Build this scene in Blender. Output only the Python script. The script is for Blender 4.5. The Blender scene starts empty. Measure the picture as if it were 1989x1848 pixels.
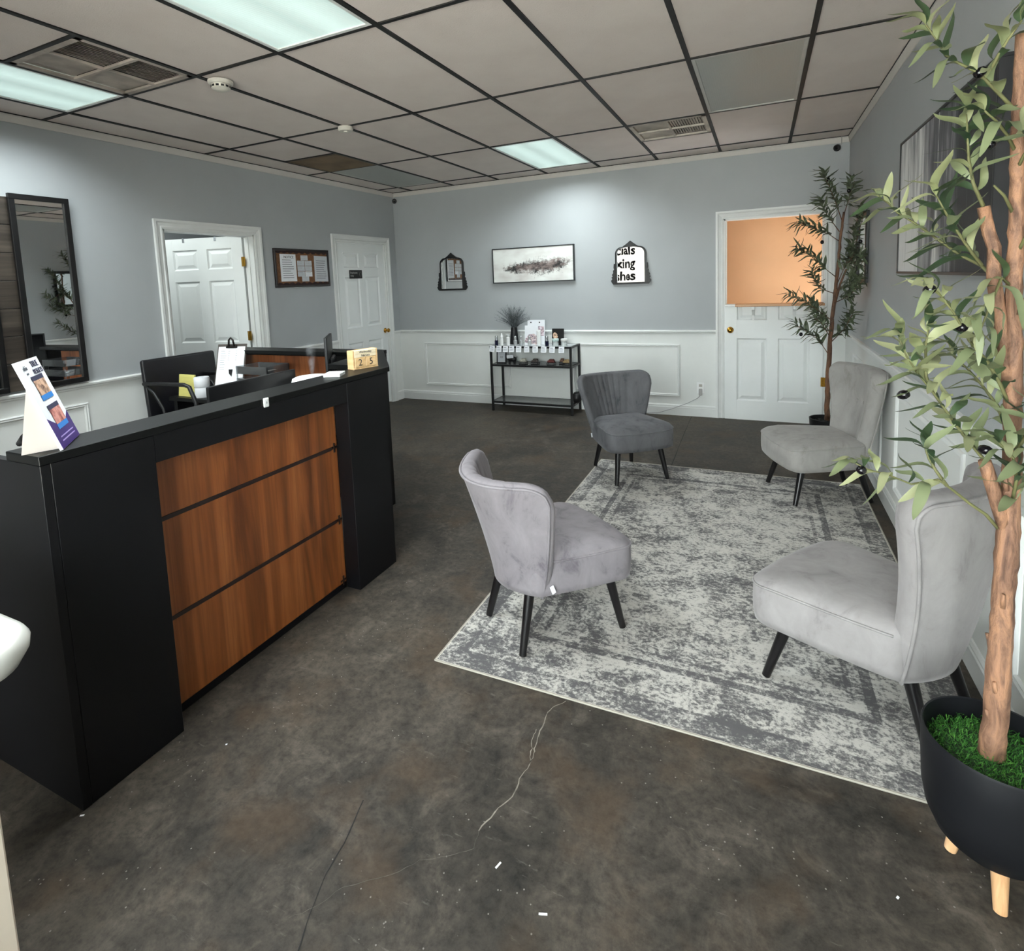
import bpy, bmesh, math, random
from mathutils import Vector, Matrix, Euler
PI = math.pi
rnd = random.Random(7)
SC = bpy.context.scene
COL = SC.collection

# ------------------------------------------------------------------ room size
XL, XR, YB, YF, H = -0.314, 4.76, 3.947, -3.15, 2.703
G, DY = 0.6096, 1.2116           # ceiling grid pitch

# ------------------------------------------------------------------ camera
cam = bpy.data.cameras.new('camera')
cam.sensor_fit = 'HORIZONTAL'; cam.sensor_width = 36.0
cam.lens = 1087.366 / 1989 * 36
cam.shift_x = (994.5 - 964.729) / 1989
cam.shift_y = (656.9 - 924.0) / 1989
cam.clip_start = 0.02
co = bpy.data.objects.new('camera', cam); COL.objects.link(co)
rx = Vector((0.9040138756, 0.4255556803, -0.0407587494))
ry = Vector((0.0066355529, -0.1092977890, -0.9939869027))
rz = Vector((-0.4274516138, 0.8983074954, -0.1016305151))
m = Matrix((rx, -ry, -rz)).transposed().to_4x4()
m.translation = Vector((4.03857, -2.22145, 1.51986))
co.matrix_world = m
SC.camera = co

# ------------------------------------------------------------------ view + sky
SC.view_settings.view_transform = 'Standard'
SC.view_settings.look = 'None'
SC.view_settings.gamma = 1.0
SC.view_settings.use_curve_mapping = False
SC.view_settings.exposure = 0.0
w = bpy.data.worlds.new('sky'); SC.world = w; w.use_nodes = True
bg = w.node_tree.nodes['Background']
bg.inputs[0].default_value = (0.985, 0.985, 1.0, 1); bg.inputs[1].default_value = 19.0
sun = bpy.data.lights.new('sun', 'SUN'); sun.energy = 60.0; sun.angle = 0.01; sun.color = (1.0, 0.97, 0.93)
so = bpy.data.objects.new('sun', sun); COL.objects.link(so); so.rotation_euler = (math.radians(-16), math.radians(4), 0)   # high sun in front of the shop: lights the pavement
SC.cycles.max_bounces = 10
SC.cycles.diffuse_bounces = 6
SC.cycles.sample_clamp_indirect = 8
LAMP_W = 33.0                     # each lit troffer
PORTAL = True

# ------------------------------------------------------------------ colour + material helpers
def s2l(c):
    return tuple(((x / 255) / 12.92 if x / 255 <= 0.04045 else ((x / 255 + 0.055) / 1.055) ** 2.4) for x in c) + (1,)
MATS = {}
def nodes(name):
    mt = bpy.data.materials.new(name); mt.use_nodes = True
    nt = mt.node_tree
    return mt, nt, nt.nodes['Principled BSDF']
def N(nt, t, **kw):
    n = nt.nodes.new(t)
    for k, v in kw.items():
        if k == 'loc': continue
        if isinstance(k, str) and hasattr(n, k): setattr(n, k, v)
        else: n.inputs[k].default_value = v
    return n
def L(nt, a, b): nt.links.new(a, b)
def ramp(nt, fac, stops):
    r = nt.nodes.new('ShaderNodeValToRGB'); e = r.color_ramp.elements
    while len(e) < len(stops): e.new(0.5)
    for i, (p, c) in enumerate(stops):
        e[i].position = p; e[i].color = c if len(c) == 4 else tuple(c) + (1,)
    L(nt, fac, r.inputs[0]); return r.outputs[0]
def coords(nt, scale=(1, 1, 1), kind='Object'):
    tc = nt.nodes.new('ShaderNodeTexCoord'); mp = nt.nodes.new('ShaderNodeMapping')
    mp.inputs['Scale'].default_value = scale
    L(nt, tc.outputs[kind], mp.inputs[0]); return mp.outputs[0]
def noise(nt, vec, scale, detail=4, rough=0.55, dist=0):
    n = nt.nodes.new('ShaderNodeTexNoise')
    n.inputs['Scale'].default_value = scale; n.inputs['Detail'].default_value = detail
    n.inputs['Roughness'].default_value = rough; n.inputs['Distortion'].default_value = dist
    if vec is not None: L(nt, vec, n.inputs['Vector'])
    return n.outputs[0]
def mixc(nt, fac, a, b, mode='MIX'):
    n = nt.nodes.new('ShaderNodeMix'); n.data_type = 'RGBA'; n.blend_type = mode
    for sock, v in ((n.inputs[0], fac), (n.inputs[6], a), (n.inputs[7], b)):
        if hasattr(v, 'links'): L(nt, v, sock)
        else: sock.default_value = v
    return n.outputs[2]
def math_(nt, op, a, b=0.0, c=None):
    n = nt.nodes.new('ShaderNodeMath'); n.operation = op
    for i, v in enumerate((a, b) + ((c,) if c is not None else ())):
        if hasattr(v, 'links'): L(nt, v, n.inputs[i])
        else: n.inputs[i].default_value = v
    return n.outputs[0]
def bump(nt, bsdf, h, strength=0.2, dist=0.01):
    b = nt.nodes.new('ShaderNodeBump'); b.inputs['Strength'].default_value = strength
    b.inputs['Distance'].default_value = dist
    L(nt, h, b.inputs['Height']); L(nt, b.outputs[0], bsdf.inputs['Normal'])
def pm(name, col, rough=0.5, metal=0.0, var=0.05, vs=8.0, bmp=0.0, bs=60.0, spec=0.5, sheen=0.0, coat=0.0):
    """plain painted / plastic / metal surface with a little noise in tone"""
    if name in MATS: return MATS[name]
    mt, nt, b = nodes(name)
    c = s2l(col); v = coords(nt)
    f = noise(nt, v, vs)
    d = tuple(x * (1 - var * 1.6) for x in c[:3]) + (1,)
    e = tuple(min(1, x * (1 + var)) for x in c[:3]) + (1,)
    L(nt, ramp(nt, f, [(0.3, d), (0.7, e)]), b.inputs['Base Color'])
    b.inputs['Roughness'].default_value = rough; b.inputs['Metallic'].default_value = metal
    b.inputs['Specular IOR Level'].default_value = spec
    if sheen:
        b.inputs['Sheen Weight'].default_value = sheen; b.inputs['Sheen Roughness'].default_value = 0.4
    if coat: b.inputs['Coat Weight'].default_value = coat
    if bmp: bump(nt, b, noise(nt, v, bs), bmp, 0.004)
    MATS[name] = mt; return mt
def emit(name, col, s):
    mt, nt, b = nodes(name)
    b.inputs['Base Color'].default_value = s2l(col)
    b.inputs['Emission Color'].default_value = s2l(col); b.inputs['Emission Strength'].default_value = s
    return mt

WHITE = pm('white_trim_paint', (226, 228, 226), 0.38, var=0.02)
WAINS = pm('white_wainscot_paint', (230, 232, 229), 0.5, var=0.025, vs=3)
DOORW = pm('white_door_paint', (234, 237, 236), 0.42, var=0.015, vs=4)
GREY = pm('grey_wall_paint', (167, 171, 173), 0.55, var=0.03, vs=1.5, bmp=0.05, bs=180)
BLACK = pm('black_laminate', (13, 13, 16), 0.4, var=0.25, vs=3, spec=0.3)
BLKTOP = pm('black_ledge_laminate', (12, 13, 13), 0.42, var=0.2, vs=4, spec=0.22)
BLKMET = pm('black_metal', (14, 14, 15), 0.42, var=0.2)
BLKPLA = pm('black_plastic', (17, 17, 19), 0.45, var=0.2)
BLKLEG = pm('black_lacquered_wood', (14, 12, 14), 0.3, var=0.25, vs=20)
GRIDB = pm('black_ceiling_grid', (16, 16, 16), 0.6, var=0.3, vs=15)
BRASS = pm('brass', (200, 150, 60), 0.25, 1.0, var=0.1)
CHROME = pm('silver_metal', (205, 207, 210), 0.2, 1.0, var=0.05)
WPLA = pm('white_plastic', (236, 237, 236), 0.35, var=0.02)
PAPER = pm('white_paper', (232, 234, 238), 0.7, var=0.02, vs=20)
GPAP = pm('grey_white_paper', (196, 199, 204), 0.6, var=0.03, vs=20)
INK = pm('black_ink', (28, 28, 32), 0.7)
GINK = pm('grey_ink', (120, 122, 130), 0.7)
TANW = pm('tan_wall_paint', (205, 170, 132), 0.6, var=0.03, vs=2)
NAVY = pm('navy_glass_bottle', (22, 24, 48), 0.15, var=0.1)
def glass(name, tint=(0.92, 0.96, 0.95), refl=0.12, rough=0.02, haze=0.0):
    if name in MATS: return MATS[name]
    mt, nt, b = nodes(name)
    out = nt.nodes['Material Output']
    tr = N(nt, 'ShaderNodeBsdfTransparent'); tr.inputs[0].default_value = tint + (1,)
    gl = N(nt, 'ShaderNodeBsdfGlossy'); gl.inputs['Roughness'].default_value = rough
    fr = N(nt, 'ShaderNodeFresnel'); fr.inputs[0].default_value = 1.45
    mx = nt.nodes.new('ShaderNodeMixShader')
    L(nt, math_(nt, 'ADD', fr.outputs[0], refl * 0.3), mx.inputs[0])
    L(nt, tr.outputs[0], mx.inputs[1]); L(nt, gl.outputs[0], mx.inputs[2])
    last = mx.outputs[0]
    if haze:
        df = N(nt, 'ShaderNodeBsdfDiffuse'); df.inputs[0].default_value = (0.75, 0.77, 0.78, 1)
        m2 = nt.nodes.new('ShaderNodeMixShader'); m2.inputs[0].default_value = haze
        L(nt, last, m2.inputs[1]); L(nt, df.outputs[0], m2.inputs[2]); last = m2.outputs[0]
    nt.nodes.remove(b); L(nt, last, out.inputs[0]); MATS[name] = mt; return mt
GLASS = glass('clear_glass'); ACRYL = glass('clear_acrylic', (0.93, 0.94, 0.95), 0.2, 0.05, 0.03)
SMOKEG = glass('smoked_glass', (0.55, 0.57, 0.57), 0.25, 0.04, 0.1)
FROST = glass('frosted_glass', (0.8, 0.84, 0.84), 0.2, 0.2, 0.45)
def mirror_mat(name, wob):
    mt, nt, b = nodes(name)
    b.inputs['Base Color'].default_value = (0.9, 0.92, 0.92, 1); b.inputs['Metallic'].default_value = 1
    b.inputs['Roughness'].default_value = 0.01
    if wob: bump(nt, b, noise(nt, coords(nt, (7, 7, 4)), 1.0, 1, 0.4), wob, 0.01)
    return mt
MIRR = mirror_mat('mirror_silver', 0); MIRW = mirror_mat('wavy_mirror_silver', 0.035)

def floor_mat():
    mt, nt, b = nodes('stained_concrete')
    v = coords(nt)
    n1 = noise(nt, v, 1.1, 8, 0.62, 0.4); n2 = noise(nt, v, 6.5, 8, 0.68, 0.8); n3 = noise(nt, v, 55, 3, 0.6)
    base = ramp(nt, n1, [(0.3, s2l((38, 37, 36))), (0.5, s2l((64, 60, 55))), (0.72, s2l((90, 83, 73)))])
    mot = ramp(nt, n2, [(0.3, s2l((30, 30, 31))), (0.52, s2l((72, 67, 61))), (0.75, s2l((112, 104, 95)))])
    c = mixc(nt, 0.5, base, mot)
    grit = ramp(nt, noise(nt, v, 34, 6, 0.75), [(0.3, (0.55,) * 3), (0.5, (1.0,) * 3), (0.72, (1.35, 1.33, 1.3))])
    c = mixc(nt, 1.0, c, grit, 'MULTIPLY')
    sc_ = nt.nodes.new('ShaderNodeMapping'); sc_.inputs['Rotation'].default_value = (0, 0, 0.7); sc_.inputs['Scale'].default_value = (9, 42, 1); L(nt, v, sc_.inputs[0])
    scuff = math_(nt, 'MULTIPLY', ramp(nt, noise(nt, sc_.outputs[0], 1.0, 5, 0.7), [(0.62, (0,) * 3), (0.72, (1,) * 3)]), math_(nt, 'GREATER_THAN', noise(nt, v, 1.7, 3), 0.47))
    c = mixc(nt, math_(nt, 'MULTIPLY', scuff, 0.35), c, s2l((132, 128, 122)))
    rust = ramp(nt, noise(nt, v, 3.1, 4, 0.6), [(0.52, (0,) * 3), (0.68, (1,) * 3)])
    c = mixc(nt, math_(nt, 'MULTIPLY', rust, 0.4), c, s2l((84, 68, 52)))
    vs = N(nt, 'ShaderNodeTexVoronoi'); vs.inputs['Scale'].default_value = 38; L(nt, v, vs.inputs['Vector'])
    gate = noise(nt, v, 2.3, 2)
    sp = math_(nt, 'MULTIPLY', math_(nt, 'LESS_THAN', vs.outputs['Distance'], 0.085), math_(nt, 'GREATER_THAN', gate, 0.53))
    c = mixc(nt, math_(nt, 'MULTIPLY', sp, 0.55), c, s2l((150, 146, 140)))
    L(nt, c, b.inputs['Base Color'])
    L(nt, ramp(nt, n2, [(0.3, (0.46,) * 3), (0.7, (0.62,) * 3)]), b.inputs['Roughness'])
    b.inputs['Specular IOR Level'].default_value = 0.12
    bump(nt, b, math_(nt, 'ADD', n2, math_(nt, 'MULTIPLY', n3, 0.3)), 0.12, 0.01)
    return mt
def wood_mat(name, c1, c2, c3, axis=2, sc=1.0):
    mt, nt, b = nodes(name)
    s = [9 * sc, 9 * sc, 9 * sc]; s[axis] = 0.55 * sc
    v = coords(nt, s)
    n1 = noise(nt, v, 1.0, 5, 0.6, 1.2)
    s2 = [60 * sc] * 3; s2[axis] = 1.6 * sc
    n2 = noise(nt, coords(nt, s2), 1.0, 4, 0.6, 0.3)
    c = ramp(nt, n1, [(0.32, s2l(c1)), (0.5, s2l(c2)), (0.68, s2l(c3))])
    c = mixc(nt, math_(nt, 'MULTIPLY', ramp(nt, n2, [(0.35, (1,) * 3), (0.55, (0,) * 3)]), 0.45), c, s2l(c1))
    L(nt, c, b.inputs['Base Color']); b.inputs['Roughness'].default_value = 0.42
    return mt
FLOOR = floor_mat()
WALNUT = wood_mat('walnut_veneer', (92, 48, 20), (132, 74, 34), (156, 94, 50))
WALNUTX = wood_mat('walnut_veneer_dim', (84, 42, 20), (130, 72, 36), (156, 94, 52))
BEECH = wood_mat('beech_wood', (196, 148, 104), (222, 176, 130), (232, 192, 150), 2, 2.0)
BLOCKW = wood_mat('pine_blocks', (206, 168, 116), (224, 188, 138), (236, 204, 156), 0, 3.0)
SHELFW = wood_mat('tan_shelf_wood', (176, 126, 84), (200, 150, 106), (212, 166, 122), 0, 2.0)
BARNW = wood_mat('grey_barn_wood', (44, 39, 35), (68, 61, 54), (88, 80, 71), 1, 1.2)
def tile_mat():
    mt, nt, b = nodes('acoustic_ceiling_tile')
    v = coords(nt)
    n = noise(nt, v, 3, 3); p = noise(nt, v, 130, 2, 0.7)
    c = ramp(nt, n, [(0.3, s2l((212, 201, 195))), (0.7, s2l((220, 210, 204)))])
    c = mixc(nt, math_(nt, 'MULTIPLY', math_(nt, 'LESS_THAN', p, 0.3), 0.35), c, s2l((120, 108, 98)))
    L(nt, c, b.inputs['Base Color']); b.inputs['Roughness'].default_value = 0.9
    bump(nt, b, p, 0.25, 0.004); return mt
TILE = tile_mat()
def lens_mat(name, lit):
    mt, nt, b = nodes(name)
    tc = nt.nodes.new('ShaderNodeTexCoord'); sp = nt.nodes.new('ShaderNodeSeparateXYZ'); L(nt, tc.outputs['Object'], sp.inputs[0])
    vor = N(nt, 'ShaderNodeTexVoronoi'); vor.inputs['Scale'].default_value = 75; vor.inputs['Randomness'].default_value = 0.0
    L(nt, tc.outputs['Object'], vor.inputs['Vector'])
    b.inputs['Base Color'].default_value = s2l((196, 206, 202) if lit else (160, 164, 160)); b.inputs['Roughness'].default_value = 0.35
    bump(nt, b, vor.outputs['Distance'], 0.4, 0.004)
    if lit:
        # two tubes glowing through the prismatic lens
        a = math_(nt, 'ABSOLUTE', sp.outputs[0]); d = math_(nt, 'ABSOLUTE', math_(nt, 'SUBTRACT', a, 0.125))
        g = ramp(nt, math_(nt, 'MULTIPLY', d, 7.0), [(0.0, (1,) * 3), (0.9, (0.62,) * 3)])
        g = mixc(nt, math_(nt, 'MULTIPLY', vor.outputs['Distance'], 0.35), g, (0.45, 0.45, 0.45, 1))
        L(nt, mixc(nt, 1.0, g, s2l((224, 255, 248)), 'MULTIPLY'), b.inputs['Emission Color'])
        b.inputs['Emission Strength'].default_value = 0.78
    return mt
LENS = lens_mat('lit_prismatic_lens', True); LENSOFF = lens_mat('unlit_prismatic_lens', False)
def velvet(name, col, dark):
    mt, nt, b = nodes(name)
    v = coords(nt)
    n = noise(nt, coords(nt, (11, 11, 6)), 1.0, 5, 0.66, 0.5); n2 = noise(nt, v, 2.2, 3, 0.5, 0.5); n3 = noise(nt, v, 420, 2)
    c = ramp(nt, n, [(0.3, s2l(dark)), (0.43, s2l(col)), (0.7, s2l(tuple(min(255, x + 14) for x in col)))])
    c = mixc(nt, math_(nt, 'MULTIPLY', n2, 0.35), c, s2l(col))
    L(nt, c, b.inputs['Base Color']); b.inputs['Roughness'].default_value = 0.78
    b.inputs['Specular IOR Level'].default_value = 0.2
    b.inputs['Sheen Weight'].default_value = 0.45; b.inputs['Sheen Roughness'].default_value = 0.35
    b.inputs['Sheen Tint'].default_value = s2l(tuple(min(255, x + 50) for x in col))
    bump(nt, b, n3, 0.12, 0.002); return mt
VEL_A = velvet('silver_grey_velvet', (124, 119, 123), (92, 87, 93))
VEL_B = velvet('charcoal_velvet', (92, 92, 95), (56, 61, 63))
VEL_C = velvet('taupe_grey_velvet', (146, 143, 140), (126, 123, 120))
VEL_D = velvet('pale_grey_velvet', (141, 137, 137), (124, 119, 121))

# ------------------------------------------------------------------ object helpers
def link(name, me, parent=None):
    o = bpy.data.objects.new(name, me); COL.objects.link(o)
    if parent is not None: o.parent = parent
    return o
def tag(o, label=None, cat=None, group=None, kind=None):
    if label: o['label'] = label
    if cat: o['category'] = cat
    if group: o['group'] = group
    if kind: o['kind'] = kind
    return o
def thing(name, label, cat, loc=(0, 0, 0), rz=0.0, group=None):
    o = bpy.data.objects.new(name, None); COL.objects.link(o); o.empty_display_size = 0.1
    o.location = loc; o.rotation_euler = (0, 0, rz)
    return tag(o, label, cat, group)
class B:
    """collects shapes in one bmesh"""
    def __init__(s): s.bm = bmesh.new()
    def box(s, a, b, bev=0.0, mat=None, seg=1):
        lo = [min(a[i], b[i]) for i in range(3)]; hi = [max(a[i], b[i]) for i in range(3)]
        r = bmesh.ops.create_cube(s.bm, size=1.0); vs = r['verts']
        for v in vs:
            v.co = Vector([lo[i] + (v.co[i] + 0.5) * (hi[i] - lo[i]) for i in range(3)])
        if bev:
            es = {e for v in vs for e in v.link_edges}
            rr = bmesh.ops.bevel(s.bm, geom=list(es), offset=bev, segments=seg, affect='EDGES', profile=0.5)
            vs = list({v for f in rr['faces'] for v in f.verts} | {v for v in vs if v.is_valid})
        if mat is not None:
            for v in vs: v.co = mat @ v.co
        return s
    def tube(s, pts, r, n=8, cap=True):
        pts = [Vector(p) for p in pts]
        if not isinstance(r, (list, tuple)): r = [r] * len(pts)
        rings = []; up = Vector((0, 0, 1)); prev = None
        for i, p in enumerate(pts):
            t = (pts[min(i + 1, len(pts) - 1)] - pts[max(i - 1, 0)]).normalized()
            if prev is None:
                u = t.cross(up)
                if u.length < 1e-3: u = t.cross(Vector((1, 0, 0)))
            else: u = prev - t * prev.dot(t)
            u.normalize(); prev = u; q = t.cross(u)
            rings.append([s.bm.verts.new(p + (u * math.cos(2 * PI * k / n) + q * math.sin(2 * PI * k / n)) * r[i]) for k in range(n)])
        for a, b in zip(rings, rings[1:]):
            for k in range(n): s.bm.faces.new((a[k], a[(k + 1) % n], b[(k + 1) % n], b[k]))
        if cap: s.bm.faces.new(rings[0][::-1]); s.bm.faces.new(rings[-1])
        return s
    def lathe(s, prof, n=32, c=(0, 0, 0), sx=1.0, sy=1.0):
        rings = []
        for r, z in prof:
            if r < 1e-5: rings.append([s.bm.verts.new((c[0], c[1], c[2] + z))])
            else: rings.append([s.bm.verts.new((c[0] + sx * r * math.cos(2 * PI * k / n), c[1] + sy * r * math.sin(2 * PI * k / n), c[2] + z)) for k in range(n)])
        for a, b in zip(rings, rings[1:]):
            for k in range(n):
                k2 = (k + 1) % n
                if len(a) == 1 and len(b) == 1: continue
                if len(a) == 1: s.bm.faces.new((a[0], b[k2], b[k]))
                elif len(b) == 1: s.bm.faces.new((a[k], a[k2], b[0]))
                else: s.bm.faces.new((a[k], a[k2], b[k2], b[k]))
        return s
    def prism(s, poly, mat, d):
        """poly in local xy, extruded d along local z, placed by mat"""
        a = [s.bm.verts.new(mat @ Vector((x, y, 0))) for x, y in poly]
        b = [s.bm.verts.new(mat @ Vector((x, y, d))) for x, y in poly]
        n = len(poly)
        s.bm.faces.new(a[::-1]); s.bm.faces.new(b)
        for k in range(n): s.bm.faces.new((a[k], a[(k + 1) % n], b[(k + 1) % n], b[k]))
        return s
    def quad(s, *p):
        s.bm.faces.new([s.bm.verts.new(Vector(x)) for x in p]); return s
    def make(s, name, mat, parent=None, smooth=False, sub=0):
        bmesh.ops.recalc_face_normals(s.bm, faces=s.bm.faces)
        me = bpy.data.meshes.new(name); s.bm.to_mesh(me); s.bm.free()
        for mm in (mat if isinstance(mat, (list, tuple)) else [mat]): me.materials.append(mm)
        if smooth:
            me.polygons.foreach_set('use_smooth', [True] * len(me.polygons))
            if smooth != 'all':
                try: me.set_sharp_from_angle(angle=math.radians(smooth if isinstance(smooth, int) and smooth > 1 else 40))
                except Exception: pass
        o = link(name, me, parent)
        if sub:
            md = o.modifiers.new('subdiv', 'SUBSURF'); md.levels = sub; md.render_levels = sub
        return o
def box(name, a, b, mat, parent=None, bev=0.0, seg=1):
    return B().box(a, b, bev, seg=seg).make(name, mat, parent)
def struct(o): o['kind'] = 'structure'; return o
def frame_mat(origin, xdir, ydir):
    x = Vector(xdir).normalized(); y = Vector(ydir).normalized(); z = x.cross(y)
    mm = Matrix((x, y, z)).transposed().to_4x4(); mm.translation = Vector(origin); return mm
def text(name, body, size, mat, mtx, parent=None, ext=0.0006, align='CENTER', sx=1.0, bold=0.0):
    cu = bpy.data.curves.new('txt', 'FONT'); cu.body = body; cu.size = size; cu.extrude = ext
    cu.align_x = align; cu.align_y = 'CENTER'; cu.resolution_u = 3; cu.offset = bold
    tmp = bpy.data.objects.new('txt', cu); COL.objects.link(tmp)
    dg = bpy.context.evaluated_depsgraph_get()
    me = bpy.data.meshes.new_from_object(tmp.evaluated_get(dg))
    bpy.data.objects.remove(tmp); bpy.data.curves.remove(cu)
    me.materials.clear(); me.materials.append(mat)
    sc = Matrix.Diagonal((sx, 1, 1, 1))
    me.transform(mtx @ sc)
    o = link(name, me, parent); return o

# ================================================================== STRUCTURE
floor = struct(box('floor', (XL - 1.6, YF - 0.1, -0.1), (XR + 0.12, YB + 1.8, 0), FLOOR))
# --- crack lines and saw cuts let into the concrete
def ribbon(pts, wd, mat, name, z=0.0008, jit=0.25):
    b = B(); prev = None
    pp = []
    for (x0, y0), (x1, y1) in zip(pts, pts[1:]):
        for k in range(4):
            t = k / 4; pp.append((x0 + (x1 - x0) * t + rnd.uniform(-1, 1) * wd * jit * 2, y0 + (y1 - y0) * t + rnd.uniform(-1, 1) * wd * jit * 2))
    pp.append(pts[-1])
    for i, (x, y) in enumerate(pp):
        a = pp[max(0, i - 1)]; c = pp[min(len(pp) - 1, i + 1)]
        d = Vector((c[0] - a[0], c[1] - a[1])); d.normalize(); n = Vector((-d.y, d.x)) * wd * 0.5 * rnd.uniform(0.5, 1.3)
        cur = (b.bm.verts.new((x + n.x, y + n.y, z)), b.bm.verts.new((x - n.x, y - n.y, z)))
        if prev: b.bm.faces.new((prev[0], cur[0], cur[1], prev[1]))
        prev = cur
    return b.make(name, mat, floor)
CRK = pm('pale_crack_filler', (128, 122, 112), 0.8, var=0.3, vs=30)
CRK2 = pm('faint_crack', (84, 80, 74), 0.8, var=0.3, vs=30)
CUT = pm('dark_saw_cut', (24, 23, 22), 0.8)
ribbon([(3.41, -0.44), (3.378, -0.488), (3.366, -0.524), (3.372, -0.602), (3.379, -0.668), (3.387, -0.707), (3.386, -0.739), (3.38, -0.801), (3.381, -0.862), (3.354, -0.929), (3.337, -0.994)], 0.0036, CRK, 'crack', jit=0.4)
ribbon([(3.357, -0.6), (3.362, -0.65), (3.374, -0.691), (3.386, -0.739)], 0.003, CRK, 'crack', jit=0.5)
ribbon([(3.337, -0.994), (3.347, -1.044), (3.292, -1.088), (3.229, -1.127), (3.181, -1.186), (3.084, -1.262), (3.051, -1.327), (3.009, -1.369)], 0.0014, CRK2, 'crack', jit=0.9)
ribbon([(2.977, -1.045), (3.012, -1.171), (3.022, -1.255), (3.052, -1.345), (3.081, -1.409), (3.13, -1.55)], 0.003, CUT, 'saw_cut', jit=0.15)
ribbon([(3.373, 3.93), (3.379, 3.278), (3.398, 2.26)], 0.006, CUT, 'saw_cut', jit=0.1)

# --- walls: grey above the rail, white wainscot below; each wall split round its openings
RAIL = 0.905
def wall(name, axis, pos, out, a0, a1, openings, thick=0.12, wains=True):
    """axis 'x': wall plane x=pos spanning y a0..a1; out = outward direction sign"""
    def P(a, z, d): return (pos + out * d, a, z) if axis == 'x' else (a, pos + out * d, z)
    spans = []; cur = a0
    for o0, o1, z0, z1 in sorted(openings):
        spans.append((cur, o0, 0, H + 0.05)); 
        if z1 < H: spans.append((o0, o1, z1, H + 0.05))
        if z0 > 0: spans.append((o0, o1, 0, z0))
        cur = o1
    spans.append((cur, a1, 0, H + 0.05))
    up = B(); lo = B()
    for s0, s1, z0, z1 in spans:
        if s1 - s0 < 1e-4: continue
        if z1 > RAIL: up.box(P(s0, max(z0, RAIL), 0), P(s1, z1, thick))
        if z0 < RAIL: lo.box(P(s0, z0, 0), P(s1, min(z1, RAIL), thick))
    wo = struct(up.make(name, GREY))
    lo.make('wainscot', WAINS, wo)
    return wo
D1 = (0.765, 1.667); D2 = (2.796, 3.714); D3 = (3.688, 4.585); DH = 2.045
wl = wall('wall_left', 'x', XL, -1, YF, YB + 0.12, [(D1[0], D1[1], 0, DH), (D2[0], D2[1], 0, DH)])
wb = wall('wall_back', 'y', YB, 1, XL, XR, [(D3[0], D3[1], 0, DH)])
wr = wall('wall_right', 'x', XR, 1, YF, YB + 0.12, [])
WX = (0.15, 1.95); WX2 = (2.1, 4.6); WZ = (0.25, 2.5)
wf = wall('wall_front', 'y', YF, -1, XL, XR, [(WX[0], WX[1], WZ[0], WZ[1]), (WX2[0], WX2[1], WZ[0], WZ[1])])

def moulding(parent, axis, pos, out, a0, a1, z0, z1, w_=0.028, d=0.013):
    """picture-frame moulding on the wainscot, mitred, with a stepped profile"""
    def P(a, z, dd): return Vector((pos + out * dd, a, z) if axis == 'x' else (a, pos + out * dd, z))
    prof = [(0, 0), (0.0, d * 0.7), (0.25, d), (0.45, d * 0.55), (0.75, d * 0.8), (1.0, d * 0.25), (1.0, 0)]
    b = B(); loops = []
    for (fa, fz, sa, sz) in ((a0, z0, 1, 1), (a1, z0, -1, 1), (a1, z1, -1, -1), (a0, z1, 1, -1)):
        loops.append([b.bm.verts.new(P(fa + sa * t * w_, fz + sz * t * w_, dd)) for t, dd in prof])
    for k in range(4):
        p, q = loops[k], loops[(k + 1) % 4]
        for i in range(len(prof) - 1): b.bm.faces.new((p[i], p[i + 1], q[i + 1], q[i]))
    return b.make('panel_moulding', WHITE, parent)
moulding(wb, 'y', YB, -1, 0.06, 1.275, 0.205, 0.76)
moulding(wb, 'y', YB, -1, 2.08, 3.255, 0.205, 0.77)
moulding(wl, 'x', XL, 1, -1.15, 0.08, 0.22, 0.775)
moulding(wl, 'x', XL, 1, -2.75, -1.5, 0.22, 0.775)
moulding(wr, 'x', XR, -1, 0.46, 1.665, 0.19, 0.775)
moulding(wr, 'x', XR, -1, -1.3, -0.075, 0.22, 0.775)
moulding(wr, 'x', XR, -1, 2.1, 3.4, 0.19, 0.775)
def run_profile(name, axis, pos, out, segs, prof, mat):
    """extrude a (depth,z) profile along a wall"""
    b = B()
    for a0, a1 in segs:
        def P(a, dd, z): return Vector((pos + out * dd, a, z) if axis == 'x' else (a, pos + out * dd, z))
        A = [b.bm.verts.new(P(a0, dd, z)) for dd, z in prof]; C = [b.bm.verts.new(P(a1, dd, z)) for dd, z in prof]
        n = len(prof)
        b.bm.faces.new(A); b.bm.faces.new(C[::-1])
        for i in range(n): b.bm.faces.new((A[i], A[(i + 1) % n], C[(i + 1) % n], C[i]))
    return struct(b.make(name, mat))
CR = 0.075  # casing width
seg_l = [(YF, D1[0] - CR), (D1[1] + CR, D2[0] - CR), (D2[1] + CR, YB)]
seg_b = [(XL, D3[0] - CR), (D3[1] + CR, XR)]
railp = [(0, 0.88), (0.010, 0.882), (0.012, 0.893), (0.022, 0.9), (0.024, 0.912), (0.018, 0.92), (0, 0.922)]
basep = [(0, 0), (0.015, 0), (0.015, 0.088), (0.011, 0.094), (0.012, 0.104), (0.006, 0.116), (0, 0.118)]
corn = [(0, H), (0, H - 0.05), (0.006, H - 0.05), (0.009, H - 0.04), (0.013, H - 0.018), (0.016, H - 0.01), (0.016, H)]
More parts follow.
